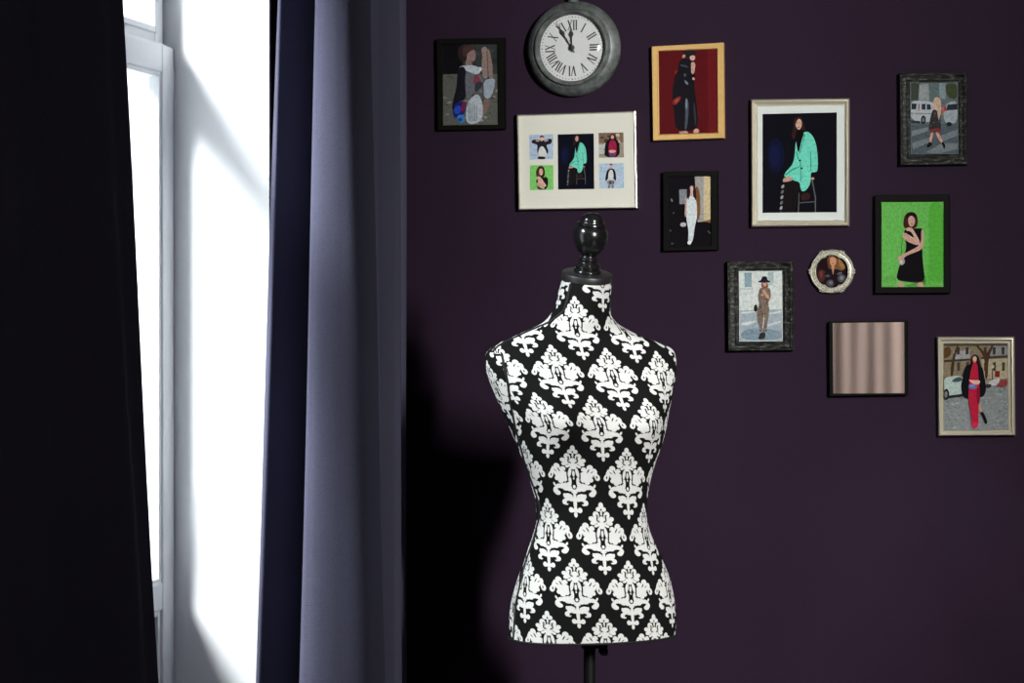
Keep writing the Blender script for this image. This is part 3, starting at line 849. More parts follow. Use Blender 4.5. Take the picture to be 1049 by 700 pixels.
sh = [('s', (30, 30, 36), [(606, 424), (624, 412), (644, 412), (660, 424), (666, 486), (656, 492), (650, 470), (612, 470), (606, 492), (594, 486)]), ('s', (206, 206, 204), [(620, 420), (646, 420), (650, 486), (612, 486)]),
      ('e', (206, 166, 148), 632, 398, 9, 14), ('s', (60, 40, 34), [(622, 394), (626, 382), (640, 382), (643, 394), (632, 388)]), ('s', (70, 70, 74), [(610, 486), (652, 486), (652, 512), (612, 512)]),
      ('p', (140, 140, 142), [(616, 490), (622, 490), (622, 510), (616, 510)]), ('p', (140, 140, 142), [(636, 490), (642, 490), (642, 510), (636, 510)]), ('s', (120, 120, 122), [(612, 512), (630, 512), (628, 537), (614, 537)]), ('s', (120, 120, 122), [(634, 512), (652, 512), (650, 537), (636, 537)]),
      ('e', (200, 160, 144), 600, 494, 6, 8), ('e', (200, 160, 144), 660, 494, 6, 8)]
paint('photo_print', r, q, Yp, (170, 190, 208), sh, T2)
glass_pane(r, inn, WY - .0145)

# 4. gold frame, leather coat on red
T2 = tr((660, 38), 6.367)
ou = Q(T2, (45, 60), (515, 34), (521, 660), (55, 676)); inn = Q(T2, (91, 92), (473, 77), (476, 623), (97, 634))
r = frame_thing('picture_frame', 'pale gold frame with figure in long black leather coat on deep red', 'picture frame', ou, inn, .0165, [(0, .85), (.05, .95), (.12, 1), (.8, .92), (.86, .98), (1, .8)], M['gold'])
LE = (20, 20, 24)
sh = [('p', (96, 22, 24), [(410, 80), (480, 76), (480, 640), (420, 640)]),
      ('s', (34, 26, 28), [(246, 116), (262, 88), (328, 84), (340, 104), (330, 124), (300, 128), (270, 140), (250, 140)]), ('s', (176, 134, 120), [(246, 122), (258, 112), (270, 118), (266, 136), (250, 138)]),
      ('s', (196, 168, 156), [(296, 122), (332, 118), (334, 140), (318, 156), (298, 146)]),
      ('s', LE, [(236, 148), (262, 138), (300, 146), (318, 180), (330, 250), (326, 330), (340, 420), (356, 590), (300, 612), (206, 612), (196, 500), (180, 400), (196, 250), (222, 220), (220, 190)]),
      ('s', (120, 40, 34), [(182, 410), (240, 380), (238, 408), (206, 444), (184, 440)]), ('s', (160, 70, 54), [(196, 414), (232, 392), (222, 420), (200, 434)]),
      ('s', (186, 148, 134), [(306, 160), (334, 168), (332, 200), (324, 242), (306, 240), (304, 190)]), ('p', BLK, [(300, 244), (330, 240), (332, 256), (304, 262)]), ('s', (186, 146, 132), [(312, 262), (330, 262), (328, 290), (314, 288)]), ('s', LE, [(308, 280), (330, 276), (328, 320), (306, 330)]),
      ('s', (70, 78, 86), [(262, 410), (290, 404), (288, 520), (276, 606), (262, 604), (270, 500)]), ('s', (120, 130, 138), [(268, 400), (282, 402), (280, 470), (270, 470)]), ('s', (110, 118, 126), [(262, 276), (290, 300), (282, 314), (264, 298)]), ('s', (60, 66, 74), [(236, 176), (292, 192), (290, 202), (234, 188)]),
      ('s', (70, 76, 84), [(256, 236), (276, 240), (270, 262), (258, 256)]), ('s', (46, 50, 56), [(318, 430), (330, 430), (342, 560), (330, 590)]), ('s', (180, 140, 126), [(226, 616), (284, 610), (284, 632), (228, 632)]), ('s', (190, 150, 136), [(322, 602), (352, 594), (362, 624), (318, 628)]),
      ('s', (120, 36, 34), [(196, 220), (216, 210), (212, 240), (198, 244)])]
paint('photo_print', r, inn, WY - .012, (84, 16, 18), sh, T2, outline=grow(inn, .6)); glass_pane(r, inn, WY - .0135)

# 5. black frame, white dress
T2 = tr((670, 170), 7.613)
ou = Q(T2, (70, 45), (494, 38), (497, 655), (72, 665)); inn = Q(T2, (106, 84), (442, 79), (445, 622), (110, 628))
r = frame_thing('picture_frame', 'small black frame with woman walking in a long white dress', 'picture frame', ou, inn, .0165, FLAT, M['black_frame'])
sh = [('p', (150, 150, 146), [(316, 80), (392, 78), (390, 432), (340, 440)]), ('p', (194, 178, 140), [(386, 78), (446, 78), (446, 420), (388, 432)]), ('p', (120, 90, 60), [(350, 440), (446, 416), (446, 446), (400, 436)]),
      ('p', (122, 130, 134), [(196, 184), (256, 182), (254, 296), (198, 298)]), ('s', (112, 78, 44), [(322, 150), (346, 170), (362, 240), (360, 400), (338, 436), (330, 300)]),
      ('s', (40, 22, 24), [(268, 180), (282, 148), (312, 146), (328, 180), (328, 270), (300, 262), (262, 274)]), ('s', (204, 172, 160), [(282, 160), (300, 154), (308, 176), (302, 202), (288, 204), (280, 182)]), ('p', (198, 164, 152), [(284, 196), (302, 196), (306, 240), (280, 240)]),
      ('s', (196, 206, 208), [(254, 250), (284, 236), (306, 240), (332, 266), (336, 380), (332, 420), (316, 480), (302, 600), (264, 602), (270, 500), (250, 410), (252, 320)]),
      ('s', (190, 150, 140), [(240, 240), (254, 232), (254, 330), (248, 402), (238, 396), (242, 320)]), ('s', (40, 22, 24), [(264, 180), (276, 176), (278, 240), (262, 276)]), ('s', (40, 22, 24), [(308, 170), (326, 180), (332, 262), (318, 268)]), ('s', (216, 222, 222), [(258, 590), (290, 580), (290, 612), (262, 614)]),
      ('e', (170, 170, 172), 228, 458, 24, 18), ('e', (120, 120, 124), 138, 268, 7, 14, -20), ('e', (90, 90, 96), 152, 368, 8, 5), ('e', (70, 70, 74), 128, 505, 8, 8), ('e', (80, 80, 84), 142, 606, 10, 7), ('s', (110, 110, 110), [(414, 500), (440, 520), (440, 530), (424, 518)])]
paint('photo_print', r, inn, WY - .012, (10, 10, 12), sh, T2, outline=grow(inn, .6)); glass_pane(r, inn, WY - .0135)

# 6. large silver frame, mint coat
T2 = tr((760, 92), 4.733)
ou = Q(T2, (40, 45), (518, 40), (517, 661), (42, 666)); inn = Q(T2, (79, 82), (495, 77), (495, 632), (80, 634))
r = frame_thing('picture_frame', 'large champagne silver frame with white mat, woman in mint green coat on stool', 'picture frame', ou, inn, .0195, SILV, M['silver'])
board(r, 'mat', grow(inn, .4), WY - .0115, M['mat_white'])
q = Q(T2, (100, 118), (460, 110), (460, 594), (100, 597))
paint('photo_print', r, q, WY - .0117, (14, 15, 22), mint((0, 0), 1), T2); glass_pane(r, inn, WY - .0145)

# 7. distressed frame, patterned suit and hat
T2 = tr((735, 260), 6.6)
ou = Q(T2, (60, 52), (507, 49), (509, 655), (67, 661)); inn = Q(T2, (148, 122), (433, 121), (437, 588), (152, 590))
r = frame_thing('picture_frame', 'distressed black frame with figure in brimmed hat and patterned suit on pale street', 'picture frame', ou, inn, .0195, WORN, M['worn'])
sh = [('p', (150, 164, 170), [(150, 385), (440, 375), (440, 600), (150, 600)]), ('p', (128, 152, 158), [(182, 128), (232, 128), (230, 224), (184, 226)]), ('p', (206, 206, 198), [(232, 125), (246, 125), (246, 232), (232, 232)]), ('p', (180, 184, 178), [(150, 232), (246, 232), (246, 244), (150, 246)]), ('p', (160, 176, 176), [(340, 125), (380, 125), (376, 215), (345, 215)])]
sh += [('s', (196, 200, 200), [(152, 395), (260, 384), (262, 396), (156, 410)]), ('s', (198, 202, 204), [(152, 470), (260, 450), (250, 470), (160, 492)]), ('s', (192, 198, 200), [(350, 400), (436, 384), (436, 396), (352, 412)]), ('s', (118, 138, 150), [(160, 520), (270, 500), (440, 520), (440, 585), (160, 585)]), ('s', (190, 196, 200), [(330, 480), (436, 450), (436, 462), (340, 494)])]
LEO = (112, 98, 86)
sh += [('s', LEO, [(284, 236), (306, 226), (340, 228), (360, 240), (362, 300), (346, 322), (344, 350), (354, 380), (342, 440), (330, 530), (306, 542), (304, 470), (296, 540), (284, 500), (266, 440), (266, 380), (284, 340), (272, 310), (276, 270)]),
       ('p', (168, 180, 184), [(312, 420), (318, 420), (306, 520), (302, 500)])]
r2 = random.Random(4)
for i in range(46):
    yy = r2.uniform(240, 520); xm = 312; wv = 34 if yy < 420 else 26
    sh.append(('e', r2.choice([(60, 48, 42), (150, 134, 116), (78, 62, 54)]), xm + r2.uniform(-wv, wv), yy, 4, 5))
sh += [('p', (168, 178, 182), [(308, 432), (320, 432), (310, 500), (304, 516)]),
       ('s', (118, 68, 50), [(296, 196), (340, 194), (346, 226), (326, 232), (296, 226)]), ('s', (190, 140, 120), [(306, 192), (332, 192), (334, 212), (320, 226), (308, 214)]), ('s', (26, 30, 40), [(272, 186), (296, 180), (302, 154), (334, 152), (338, 180), (360, 186), (352, 196), (284, 196)]),
       ('s', (190, 144, 122), [(302, 240), (318, 244), (346, 282), (352, 310), (338, 306), (310, 270)]), ('s', (190, 144, 122), [(296, 270), (316, 276), (300, 290)]), ('s', (30, 24, 26), [(246, 348), (270, 342), (270, 390), (246, 394)]),
       ('s', (30, 30, 34), [(286, 540), (308, 530), (326, 536), (322, 574), (300, 580), (270, 576), (284, 560)])]
paint('photo_print', r, inn, WY - .016, (196, 204, 200), sh, T2, outline=grow(inn, .6)); glass_pane(r, inn, WY - .0175)

# 10. distressed frame, street crossing
T2 = tr((912, 65), 6.367)
ou = Q(T2, (57, 62), (498, 59), (501, 661), (62, 667)); inn = Q(T2, (133, 129), (437, 129), (440, 586), (137, 589))
r = frame_thing('picture_frame', 'distressed black frame highest at right, blonde woman crossing street past white vans', 'picture frame', ou, inn, .0195, WORN, M['worn'])
g = .92
sh = [('p', (92, 106, 106), [(130, 125), (440, 125), (440, 260), (130, 260)]), ('p', (60, 66, 58), [(135, 125), (190, 125), (180, 240), (135, 240)]), ('p', (140, 146, 146), [(190, 140), (250, 130), (255, 240), (186, 240)]), ('p', (124, 140, 144), [(320, 128), (360, 128), (360, 230), (320, 230)]), ('s', (62, 70, 46), [(362, 130), (440, 128), (440, 236), (380, 225), (360, 180)]),
      ('p', (78, 88, 94), [(130, 400), (440, 390), (440, 600), (130, 600)])]
sh += [('p', (116, 124, 126), [(140, 440), (250, 415), (250, 440), (140, 475)]), ('p', (112, 120, 124), [(140, 520), (260, 480), (270, 510), (150, 560)]), ('p', (112, 120, 124), [(330, 470), (440, 430), (440, 470), (340, 510)]), ('p', (112, 120, 122), [(230, 580), (340, 520), (440, 520), (440, 560), (300, 590)])]
sh += [('s', (168, 176, 180), [(130, 250), (180, 242), (270, 246), (300, 280), (300, 360), (250, 385), (130, 375)]), ('p', (40, 46, 50), [(138, 262), (172, 262), (168, 300), (138, 300)]), ('p', (44, 50, 56), [(206, 264), (230, 264), (230, 302), (204, 300)]), ('p', (44, 50, 56), [(238, 266), (262, 268), (266, 302), (238, 302)]), ('p', (150, 60, 54), [(184, 262), (190, 262), (188, 310), (182, 310)]),
       ('e', (30, 32, 34), 216, 368, 16, 28), ('e', (110, 114, 116), 216, 368, 8, 15), ('p', (50, 54, 58), [(130, 372), (195, 376), (195, 392), (130, 390)]), ('p', (120, 128, 132), [(135, 322), (300, 326), (300, 332), (135, 328)]),
       ('s', (150, 160, 164), [(345, 300), (380, 250), (440, 244), (440, 390), (370, 392), (350, 370)]), ('p', (42, 48, 54), [(374, 270), (440, 262), (440, 302), (366, 306)]), ('p', (160, 60, 50), [(352, 282), (366, 280), (366, 310), (350, 312)]), ('e', (28, 30, 32), 384, 396, 18, 14), ('s', (190, 100, 90), [(336, 286), (352, 284), (350, 330), (338, 336)])]
sh += [('s', (196, 168, 146), [(282, 232), (302, 218), (326, 226), (334, 280), (330, 340), (306, 350), (284, 320), (280, 270)]), ('s', (52, 50, 50), [(274, 304), (296, 300), (328, 330), (330, 420), (332, 450), (256, 448), (250, 420), (262, 350)]), ('s', (110, 52, 48), [(258, 428), (330, 420), (330, 450), (258, 450)]), ('s', (190, 164, 140), [(296, 250), (330, 260), (326, 330), (318, 380), (310, 340)]),
       ('s', (196, 150, 132), [(262, 450), (284, 450), (270, 500), (266, 520), (254, 520)]), ('s', (196, 150, 132), [(290, 450), (314, 448), (344, 510), (340, 522), (330, 520)]), ('s', (20, 18, 20), [(250, 512), (270, 514), (274, 535), (246, 550), (236, 548)]), ('s', (20, 18, 20), [(330, 516), (348, 512), (362, 540), (350, 562), (344, 540)])]
for i in range(14): sh.append(('e', r2.choice([(96, 92, 86), (30, 28, 28)]), r2.uniform(264, 322), r2.uniform(320, 420), 4, 5))
paint('photo_print', r, inn, WY - .016, (96, 108, 110), sh, T2, outline=grow(inn, .6)); glass_pane(r, inn, WY - .0175)

# 9. black frame, green backdrop
T2 = tr((890, 195), 6.367)
ou = Q(T2, (40, 30), (526, 28), (530, 671), (41, 673)); inn = Q(T2, (82, 75), (490, 73), (490, 630), (83, 632))
r = frame_thing('picture_frame', 'black frame with woman in black dress on bright green backdrop', 'picture frame', ou, inn, .0165, FLAT, M['black_frame'])
sh = [('s', (84, 170, 60), [(380, 80), (495, 70), (495, 640), (370, 640), (400, 360)]), ('s', (94, 168, 76), [(85, 560), (180, 560), (180, 640), (85, 640)]),
      ('s', (60, 140, 44), [(360, 540), (378, 590), (366, 630), (200, 628), (340, 600)]),
      ('s', (66, 30, 28), [(226, 200), (236, 156), (274, 138), (308, 150), (322, 190), (316, 244), (280, 250), (232, 250), (224, 226)]), ('s', (30, 18, 20), [(240, 160), (270, 140), (300, 150), (316, 176), (300, 180), (272, 160), (246, 190)]),
      ('s', (196, 156, 138), [(258, 176), (278, 164), (300, 180), (302, 214), (284, 240), (264, 232), (256, 206)]), ('p', (110, 50, 46), [(274, 218), (288, 218), (284, 224), (278, 224)]),
      ('s', (18, 16, 20), [(228, 262), (262, 250), (330, 248), (352, 250), (354, 300), (348, 400), (356, 500), (368, 588), (330, 606), (280, 602), (180, 588), (186, 540), (206, 470), (240, 400), (246, 350), (228, 310)]),
      ('s', (196, 156, 138), [(340, 262), (354, 252), (362, 300), (356, 370), (338, 392), (260, 420), (218, 446), (192, 448), (196, 430), (240, 410), (316, 370), (344, 340)]),
      ('s', (204, 164, 146), [(240, 250), (262, 240), (284, 246), (310, 290), (336, 340), (332, 360), (306, 352), (262, 336), (222, 310), (222, 282), (240, 276), (300, 318), (286, 284), (268, 266), (246, 266)]),
      ('s', (196, 154, 136), [(222, 276), (240, 280), (300, 330), (322, 358), (300, 356), (250, 334), (222, 314)]),
      ('p', (40, 90, 34), [(217, 310), (221, 310), (212, 430), (208, 430)]), ('s', (166, 160, 160), [(196, 452), (216, 446), (236, 452), (234, 478), (214, 492), (196, 478)]), ('e', (210, 206, 204), 212, 468, 8, 8), ('s', (196, 156, 138), [(182, 440), (226, 424), (236, 440), (210, 456), (188, 456)]),
      ('s', (190, 146, 126), [(190, 596), (228, 600), (222, 640), (188, 640)]), ('s', (190, 146, 126), [(312, 604), (354, 596), (358, 640), (320, 640)])]
paint('photo_print', r, inn, WY - .012, (102, 178, 84), sh, T2, outline=grow(inn, .6)); glass_pane(r, inn, WY - .0135)

# 11. silver frame, red dress
T2 = tr((950, 338), 5.98)
ou = Q(T2, (56, 43), (532, 43), (538, 650), (66, 654)); inn = Q(T2, (100, 85), (491, 85), (494, 612), (106, 616))
r = frame_thing('picture_frame', 'champagne silver frame lowest at right, woman in red dress and black coat on cobbles', 'picture frame', ou, inn, .019, SILV, M['silver'])
sh = [('p', (128, 116, 94), [(95, 80), (500, 80), (500, 310), (95, 310)]), ('p', (70, 62, 50), [(95, 80), (500, 80), (500, 96), (95, 100)]), ('p', (150, 150, 150), [(160, 135), (260, 120), (260, 180), (160, 188)]), ('p', (168, 158, 130), [(330, 180), (500, 176), (500, 300), (340, 300)]), ('p', (130, 134, 138), [(380, 100), (500, 100), (500, 150), (385, 160)])]
for x in (180, 235, 345, 400, 455): sh += [('p', (58, 54, 50), [(x, 108), (x + 18, 106), (x + 18, 150), (x, 152)]), ('p', (70, 62, 52), [(x + 2, 200), (x + 20, 198), (x + 20, 250), (x + 2, 252)])]
sh += [('p', (60, 54, 46), [(95, 186), (260, 176), (260, 188), (95, 200)]), ('p', (64, 58, 50), [(330, 166), (500, 156), (500, 170), (330, 180)]), ('s', (64, 48, 36), [(140, 290), (146, 200), (160, 150), (186, 85), (196, 85), (168, 170), (158, 290)]), ('s', (70, 50, 34), [(350, 300), (356, 220), (340, 150), (290, 90), (306, 90), (352, 140), (362, 150), (396, 88), (410, 88), (372, 180), (372, 300)]), ('s', (86, 62, 36), [(96, 110), (140, 100), (150, 150), (110, 180), (96, 170)]),
       ('p', (120, 36, 30), [(414, 252), (444, 252), (444, 290), (414, 290)]), ('p', (40, 36, 34), [(396, 215), (400, 215), (402, 310), (396, 310)]), ('s', (200, 190, 160), [(388, 218), (410, 216), (408, 236), (392, 236)]),
       ('p', (130, 136, 136), [(95, 330), (500, 330), (500, 625), (95, 625)])]
sh += speck(170, 100, 495, 345, 612, [(104, 110, 110), (150, 156, 154), (118, 122, 122), (162, 166, 162)], 8, 3, 9)
sh += [('s', (160, 176, 170), [(98, 300), (140, 286), (200, 280), (224, 300), (226, 390), (150, 404), (98, 390)]), ('s', (60, 76, 80), [(140, 322), (172, 292), (214, 288), (214, 318)]), ('e', (30, 32, 32), 116, 396, 18, 34), ('e', (110, 112, 112), 114, 396, 9, 20), ('p', (36, 38, 38), [(130, 404), (220, 392), (220, 408), (130, 420)]),
       ('s', (128, 60, 58), [(424, 322), (450, 306), (492, 304), (492, 348), (430, 354)]), ('s', (180, 180, 178), [(372, 324), (410, 300), (450, 298), (430, 340), (380, 345)]), ('s', (56, 44, 44), [(350, 336), (390, 330), (394, 352), (360, 360)]),
       ('s', (40, 24, 20), [(266, 186), (276, 154), (306, 150), (320, 180), (332, 236), (318, 250), (262, 236)]), ('s', (200, 156, 136), [(278, 166), (296, 160), (304, 178), (298, 198), (284, 202), (278, 186)]), ('s', (140, 28, 48), [(276, 206), (302, 204), (312, 232), (270, 232)]), ('p', (120, 36, 44), [(283, 192), (297, 192), (293, 196), (287, 196)]),
       ('s', (18, 17, 22), [(228, 230), (250, 214), (276, 208), (312, 208), (340, 232), (348, 280), (362, 360), (350, 402), (330, 416), (250, 424), (214, 410), (204, 340), (216, 300)]),
       ('s', (164, 30, 54), [(280, 200), (300, 200), (310, 226), (312, 280), (322, 380), (324, 420), (312, 470), (314, 570), (310, 600), (270, 596), (272, 540), (250, 430), (256, 330), (262, 270)]), ('s', (120, 20, 42), [(300, 360), (320, 356), (324, 410), (314, 470), (302, 440)]), ('s', (190, 40, 72), [(264, 572), (300, 560), (318, 582), (296, 604), (278, 600)]),
       ('s', (206, 166, 150), [(250, 304), (282, 310), (320, 308), (324, 324), (306, 338), (284, 334), (262, 318)]), ('s', (96, 104, 160), [(250, 332), (300, 336), (304, 362), (252, 366)]), ('s', (120, 128, 180), [(258, 336), (290, 338), (288, 350), (258, 350)]),
       ('s', (190, 140, 122), [(312, 456), (324, 464), (340, 500), (330, 512), (316, 490)]), ('s', (20, 18, 20), [(322, 506), (342, 500), (360, 540), (370, 572), (352, 580), (346, 548)])]
paint('photo_print', r, inn, WY - .014, (140, 136, 124), sh, T2, outline=grow(inn, .6)); glass_pane(r, inn, WY - .0155)

# 12. square mirror
T2 = tr((842, 322), 7.78)
ou = [(849.3, 329.3), (929.2, 328.3), (929.8, 404.6), (850.0, 406.0)]; inn = Q(T2, (85, 68), (655, 62), (658, 630), (90, 631))
inn = [(852.9, 331.0), (926.2, 330.2), (926.6, 403.0), (853.6, 403.4)]
r = frame_thing('mirror', 'small square mirror in thin black frame reflecting beige curtain pleats', 'mirror', ou, inn, .018, FLAT, M['black_frame'], group=None)
b = MB(); b.quad_prism([on_wall(*p, WY - .016) for p in grow(inn, .3)], NW, -.003, 0); b.build('mirror_glass', M['mirror'], r)

# 8. small round ornate frame
cpx = (852.7, 278.3); s5 = (WY) / (F * math.cos(math.radians(6.7))) ; d8 = .016
c8 = on_wall(*cpx, WY)
r = empty('round_picture_frame', (c8.x, WY, c8.z)); tag(r, 'tiny round ornate silvered frame with woman in fur coat', 'picture frame', 'framed pictures on the back wall')
s5 = (on_wall(cpx[0] + 1, cpx[1], WY) - c8).length
def wall_disc(rad, ang, y): return Vector((c8.x + math.cos(ang) * rad * s5, WY - y, c8.z + math.sin(ang) * rad * s5))
def octo(a):                                     # opening of eight shallow lobes
    f = abs((math.degrees(a) + 180) % 180); f = min(f, 180 - f)
    return 16.7 - 1.3 * math.exp(-((f - 63) / 6.5) ** 2) - .5 * math.exp(-(f / 14) ** 2)
b = MB(); n = 96
loops = []
for (kind, t, h) in (('o', 21.6, 0), ('o', 22.5, .007), ('o', 22.4, .0105), ('o', 21.5, .0128), ('o', 20.4, .0112), ('o', 19.6, .0122), ('m', .5, .012), ('m', .8, .0145), ('m', .94, .014), ('m', 1, .010), ('m', 1, .002)):
    lp = []
    for k5 in range(n):
        a = 2 * PI * k5 / n
        rad = t if kind == 'o' else 19.6 + (octo(a) - 19.6) * t
        
        lp.append(wall_disc(rad, a, h))
    loops.append(lp)
for A, B in zip(loops, loops[1:]):
    b.add(A + B, [(i, (i + 1) % n, n + (i + 1) % n, n + i) for i in range(n)], 0, True)
b.build('frame', M['antique'], r)
for dg in (62, 118, 242, 298, 0, 180):
    b = MB(); a0 = math.radians(dg)
    for dd, rr, ra in ((0, 1.0, 22.2), (5, .8, 22.6), (-5, .8, 22.6), (9, .6, 22.3), (-9, .6, 22.3), (3, .6, 23.5), (-3, .6, 23.5), (0, .7, 20.6)):
        b.ball(wall_disc(ra, a0 + math.radians(dd), .0105), rr * s5, 7, sc=(1, .8, 1))
    b.build('ornament', M['antique'], r)
b = MB()
for k5 in range(56):
    a = 2 * PI * k5 / 56; b.ball(wall_disc(octo(a) + .9, a, .0125), .5 * s5, 5)
b.build('bead_border', M['antique'], r)
T2 = tr((822, 248), 12.06)
qd = [(852.7 - 18, 278.3 - 18), (852.7 + 18, 278.3 - 18), (852.7 + 18, 278.3 + 18), (852.7 - 18, 278.3 + 18)]
outl = [to_px(wall_disc(octo(2 * PI * i / 48) + .5, 2 * PI * i / 48, .006)) for i in range(48)]
sh = [('s', (30, 16, 18), [(185, 230), (280, 200), (320, 330), (200, 330)]), ('s', (110, 76, 48), [(300, 240), (330, 160), (390, 150), (440, 190), (500, 240), (545, 330), (470, 360), (400, 330), (330, 340)]), ('s', (140, 104, 66), [(440, 200), (480, 230), (530, 320), (490, 340), (450, 280)]),
      ('s', (190, 136, 104), [(340, 200), (372, 178), (412, 200), (420, 250), (400, 290), (376, 302), (350, 286), (336, 240)]), ('p', (130, 60, 54), [(362, 262), (392, 262), (384, 272), (370, 272)]), ('p', (70, 46, 40), [(350, 226), (366, 224), (366, 230), (350, 232)]), ('p', (70, 46, 40), [(388, 224), (406, 226), (406, 232), (388, 230)]),
      ('s', (90, 58, 38), [(310, 230), (338, 180), (340, 260), (350, 330), (316, 330)]), ('s', (180, 130, 100), [(356, 290), (398, 290), (390, 340), (378, 420), (368, 350)]),
      ('s', (66, 34, 32), [(185, 360), (240, 330), (300, 380), (270, 490), (190, 500)]), ('s', (96, 48, 44), [(200, 370), (240, 350), (260, 400), (230, 470)]), ('s', (24, 20, 24), [(270, 370), (330, 330), (368, 360), (372, 440), (330, 480), (280, 470)]), ('s', (26, 22, 26), [(390, 360), (430, 330), (480, 360), (550, 380), (540, 500), (400, 520)]),
      ('e', (66, 64, 70), 344, 510, 48, 46), ('e', (100, 98, 102), 350, 504, 24, 22), ('e', (74, 72, 78), 486, 450, 52, 50), ('e', (112, 110, 116), 486, 444, 24, 26), ('s', (70, 66, 72), [(270, 410), (330, 400), (350, 430), (290, 440)]), ('s', (86, 84, 90), [(420, 390), (480, 366), (500, 386), (440, 410)])]
# shapes are clipped to the opening by keeping them inside its inscribed box
qc = [(852.7 - 15.6, 278.3 - 16.8), (852.7 + 15.6, 278.3 - 16.8), (852.7 + 15.6, 278.3 + 16.8), (852.7 - 15.6, 278.3 + 16.8)]
paint('photo_print', r, qc, WY - .006, (28, 18, 20), sh, T2, outline=outl)

# ------------------------------------------------------------------ clock
cp = (588.9, 50.6)
c0 = on_wall(*cp, WY)
ck = empty('wall_clock', (c0.x, WY, c0.z)); tag(ck, 'round weathered grey pocket watch style wall clock with roman numerals', 'clock')
sp = (on_wall(cp[0] + 1, cp[1], WY) - c0).length
RB = 47.6 * sp
b = MB()
prof = [(RB * .96, .0005), (RB * .985, .003), (RB, .009), (RB * .995, .015), (RB * .965, .023), (RB * .91, .030), (RB * .86, .034), (RB * .835, .0352), (RB * .825, .0335), (RB * .81, .0335), (RB * .80, .038), (RB * .775, .0410), (RB * .745, .0412), (RB * .722, .0385), (RB * .700, .032), (RB * .690, .026)]
b.lathe((c0.x, WY, c0.z), NW, prof, 96, cap1=False); b.build('case', M['zinc'], ck)
RD = RB * .695; YD = .026
b = MB(); b.lathe((c0.x, WY - YD + .003, c0.z), NW, [(RD, 0), (RD, .003), (.0001, .003)], 72, cap1=False); b.build('dial', M['dial'], ck)
def cpt(r_, ang, y): return Vector((c0.x + math.sin(ang) * r_, WY - y, c0.z + math.cos(ang) * r_))
def flat(b, pts2, ang, y, th=.0003):               # local (tangential, radial) outline turned to the clock angle
    q = []
    for u, v in pts2:
        q.append(Vector((c0.x + u * math.cos(ang) + v * math.sin(ang), WY - y, c0.z - u * math.sin(ang) + v * math.cos(ang))))
    n_ = len(q); q2 = [p + NW * th for p in q]
    b.add(q + q2, [tuple(range(n_)), tuple(range(2 * n_ - 1, n_ - 1, -1))] + [(i, (i + 1) % n_, n_ + (i + 1) % n_, n_ + i) for i in range(n_)])
NUM = ['XII', 'I', 'II', 'III', 'IV', 'V', 'VI', 'VII', 'VIII', 'IX', 'X', 'XI']
r_in, r_out = RD * .54, RD * .83
for h, txt in enumerate(NUM):
    b = MB(); ang = h * PI / 6
    wch = {'I': .075, 'V': .17, 'X': .17}
    tot = sum(wch[c] for c in txt) * RD; x = -tot / 2
    tk, tn = .026 * RD, .011 * RD
    se = .010 * RD
    for c in txt:
        w_ = wch[c] * RD; xc = x + w_ / 2
        def bar(x0, x1, t, y0=r_in, y1=r_out): flat(b, [(x0 - t, y0), (x0 + t, y0), (x1 + t, y1), (x1 - t, y1)], ang, YD + .0001)
        def serif(xm, yv, hw): flat(b, [(xm - hw, yv - se / 2), (xm + hw, yv - se / 2), (xm + hw, yv + se / 2), (xm - hw, yv + se / 2)], ang, YD + .0001)
        if c == 'I':
            bar(xc, xc, tk * .75); serif(xc, r_in, w_ * .45); serif(xc, r_out, w_ * .45)
        elif c == 'V':
            bar(xc, xc - w_ * .36, tk * .75); bar(xc, xc + w_ * .36, tn); serif(xc - w_ * .36, r_out, w_ * .2); serif(xc + w_ * .36, r_out, w_ * .2)
        else:
            bar(xc + w_ * .34, xc - w_ * .34, tk * .75); bar(xc - w_ * .34, xc + w_ * .34, tn)
            for sx in (-1, 1): serif(xc + sx * w_ * .34, r_out, w_ * .18); serif(xc + sx * w_ * .34, r_in, w_ * .18)
        x += w_
    b.build('numeral', M['ink'], ck)
b = MB()
for m_ in range(60):
    t_ = .008 * RD if m_ % 5 else .016 * RD
    flat(b, [(-t_, RD * .915), (t_, RD * .915), (t_, RD * .955), (-t_, RD * .955)], m_ * PI / 30, YD + .0001)
b.build('minute_track', M['ink'], ck)
tm = math.radians(-32)
b = MB(); flat(b, [(-.013 * RD, -.16 * RD), (.013 * RD, -.16 * RD), (.016 * RD, .42 * RD), (.05 * RD, .52 * RD), (.05 * RD, .58 * RD), (.012 * RD, .68 * RD), (.006 * RD, .90 * RD), (-.006 * RD, .90 * RD), (-.012 * RD, .68 * RD), (-.05 * RD, .58 * RD), (-.05 * RD, .52 * RD), (-.016 * RD, .42 * RD)], tm, YD + .005, .0006); b.build('minute_hand', M['ink'], ck)
th_ = math.radians(-2.7)
b = MB(); flat(b, [(-.016 * RD, -.12 * RD), (.016 * RD, -.12 * RD), (.02 * RD, .32 * RD), (.066 * RD, .39 * RD), (.062 * RD, .45 * RD), (.014 * RD, .52 * RD), (.006 * RD, .62 * RD), (-.006 * RD, .62 * RD), (-.014 * RD, .52 * RD), (-.062 * RD, .45 * RD), (-.066 * RD, .39 * RD), (-.02 * RD, .32 * RD)], th_, YD + .004, .0006); b.build('hour_hand', M['ink'], ck)
b = MB(); b.lathe((c0.x, WY - YD, c0.z), NW, [(.07 * RD, 0), (.085 * RD, .003), (.085 * RD, .006), (.05 * RD, .0075), (.001, .008)], 24, cap1=False); b.build('hub', M['ink'], ck)
b = MB(); ga, gh = RD * 1.02, .021; gR = (ga * ga + gh * gh) / (2 * gh); g0 = math.asin(ga / gR)
gp = [(gR * math.sin(g0 * (1 - i / 16)), .0305 + gR * math.cos(g0 * (1 - i / 16)) - gR + gh) for i in range(17)]
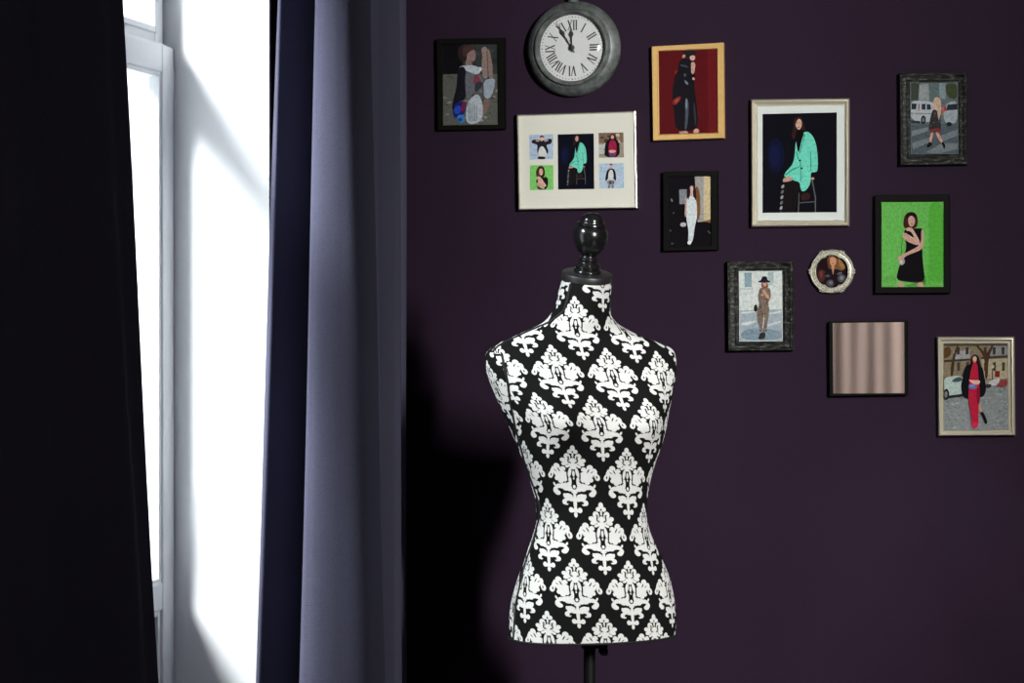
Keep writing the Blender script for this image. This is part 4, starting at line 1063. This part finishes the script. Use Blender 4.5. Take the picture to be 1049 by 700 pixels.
b.lathe((c0.x, WY, c0.z), NW, gp, 64, cap0=False, cap1=False); b.build('glass', M['glass'], ck)
# crown and ring at the top
b = MB(); top_c = Vector((c0.x, WY - .016, c0.z + RB))
b.lathe(top_c - Vector((0, 0, .006)), (0, 0, 1), [(.015, 0), (.0125, .006), (.0115, .012), (.014, .016), (.0165, .020), (.0165, .028), (.013, .033), (.006, .035)], 32); b.build('crown', M['zinc'], ck)
b = MB(); b.tube([top_c + Vector((.030 * math.sin(a), 0, .044 + .034 * -math.cos(a))) for a in [2 * PI * i / 36 for i in range(36)]], .0035, 10, closed=True); b.build('ring', M['zinc'], ck)

# ------------------------------------------------------------------ light
wd = bpy.data.worlds.new('overcast_sky'); scene.world = wd; wd.use_nodes = True
nt = wd.node_tree; nt.nodes.clear()
wo = nt.nodes.new('ShaderNodeOutputWorld'); bg = nt.nodes.new('ShaderNodeBackground')
tc = nt.nodes.new('ShaderNodeTexCoord'); sx = nt.nodes.new('ShaderNodeSeparateXYZ'); nt.links.new(tc.outputs['Generated'], sx.inputs[0])
rp = nt.nodes.new('ShaderNodeValToRGB'); nt.links.new(sx.outputs[2], rp.inputs[0])
rp.color_ramp.elements[0].position = 0.0; rp.color_ramp.elements[0].color = (.86, .89, .95, 1)
rp.color_ramp.elements[1].position = .7; rp.color_ramp.elements[1].color = (.96, .98, 1.03, 1)
nt.links.new(rp.outputs[0], bg.inputs[0]); bg.inputs[1].default_value = 3.0
nt.links.new(bg.outputs[0], wo.inputs[0])
def area(name, loc, aim, sx_, sy_, power, col, shape='RECTANGLE', portal=False, spread=PI):
    l = bpy.data.lights.new(name, 'AREA'); l.shape = shape; l.size = sx_; l.size_y = sy_; l.energy = power; l.color = col; l.spread = spread
    if portal: l.cycles.is_portal = True
    o = bpy.data.objects.new(name, l); o.location = loc
    o.rotation_euler = (Vector(aim) - Vector(loc)).to_track_quat('-Z', 'Y').to_euler(); COL.objects.link(o); return o
area('window_daylight_portal', (-2.12, (OY0 + OY1) / 2 + .04, 1.35), (0, (OY0 + OY1) / 2 + .04, 1.35), 2.0, 2.5, 1, (1, 1, 1), portal=True)
area('bright_sky_patch', Vector((-1.88, 3.85, 1.45)) + Vector((-1, -1.3, 1.42)) * 3.3, (-1.88, 3.85, 1.45), 1.8, 1.8, 2300, (.98, .985, 1.0), 'DISK')
area('side_window_daylight', (XR + .03, .80, 2.52), (-1.0, 4.4, 1.25), .2, .78, 490, (1.0, .985, .965))

# ------------------------------------------------------------------ output look
scene.view_settings.view_transform = 'Standard'
scene.view_settings.look = 'None'
scene.view_settings.exposure = 0
scene.view_settings.gamma = 1
scene.view_settings.use_curve_mapping = False
scene.cycles.use_denoising = True
scene.cycles.max_bounces = 8
scene.cycles.transparent_max_bounces = 12
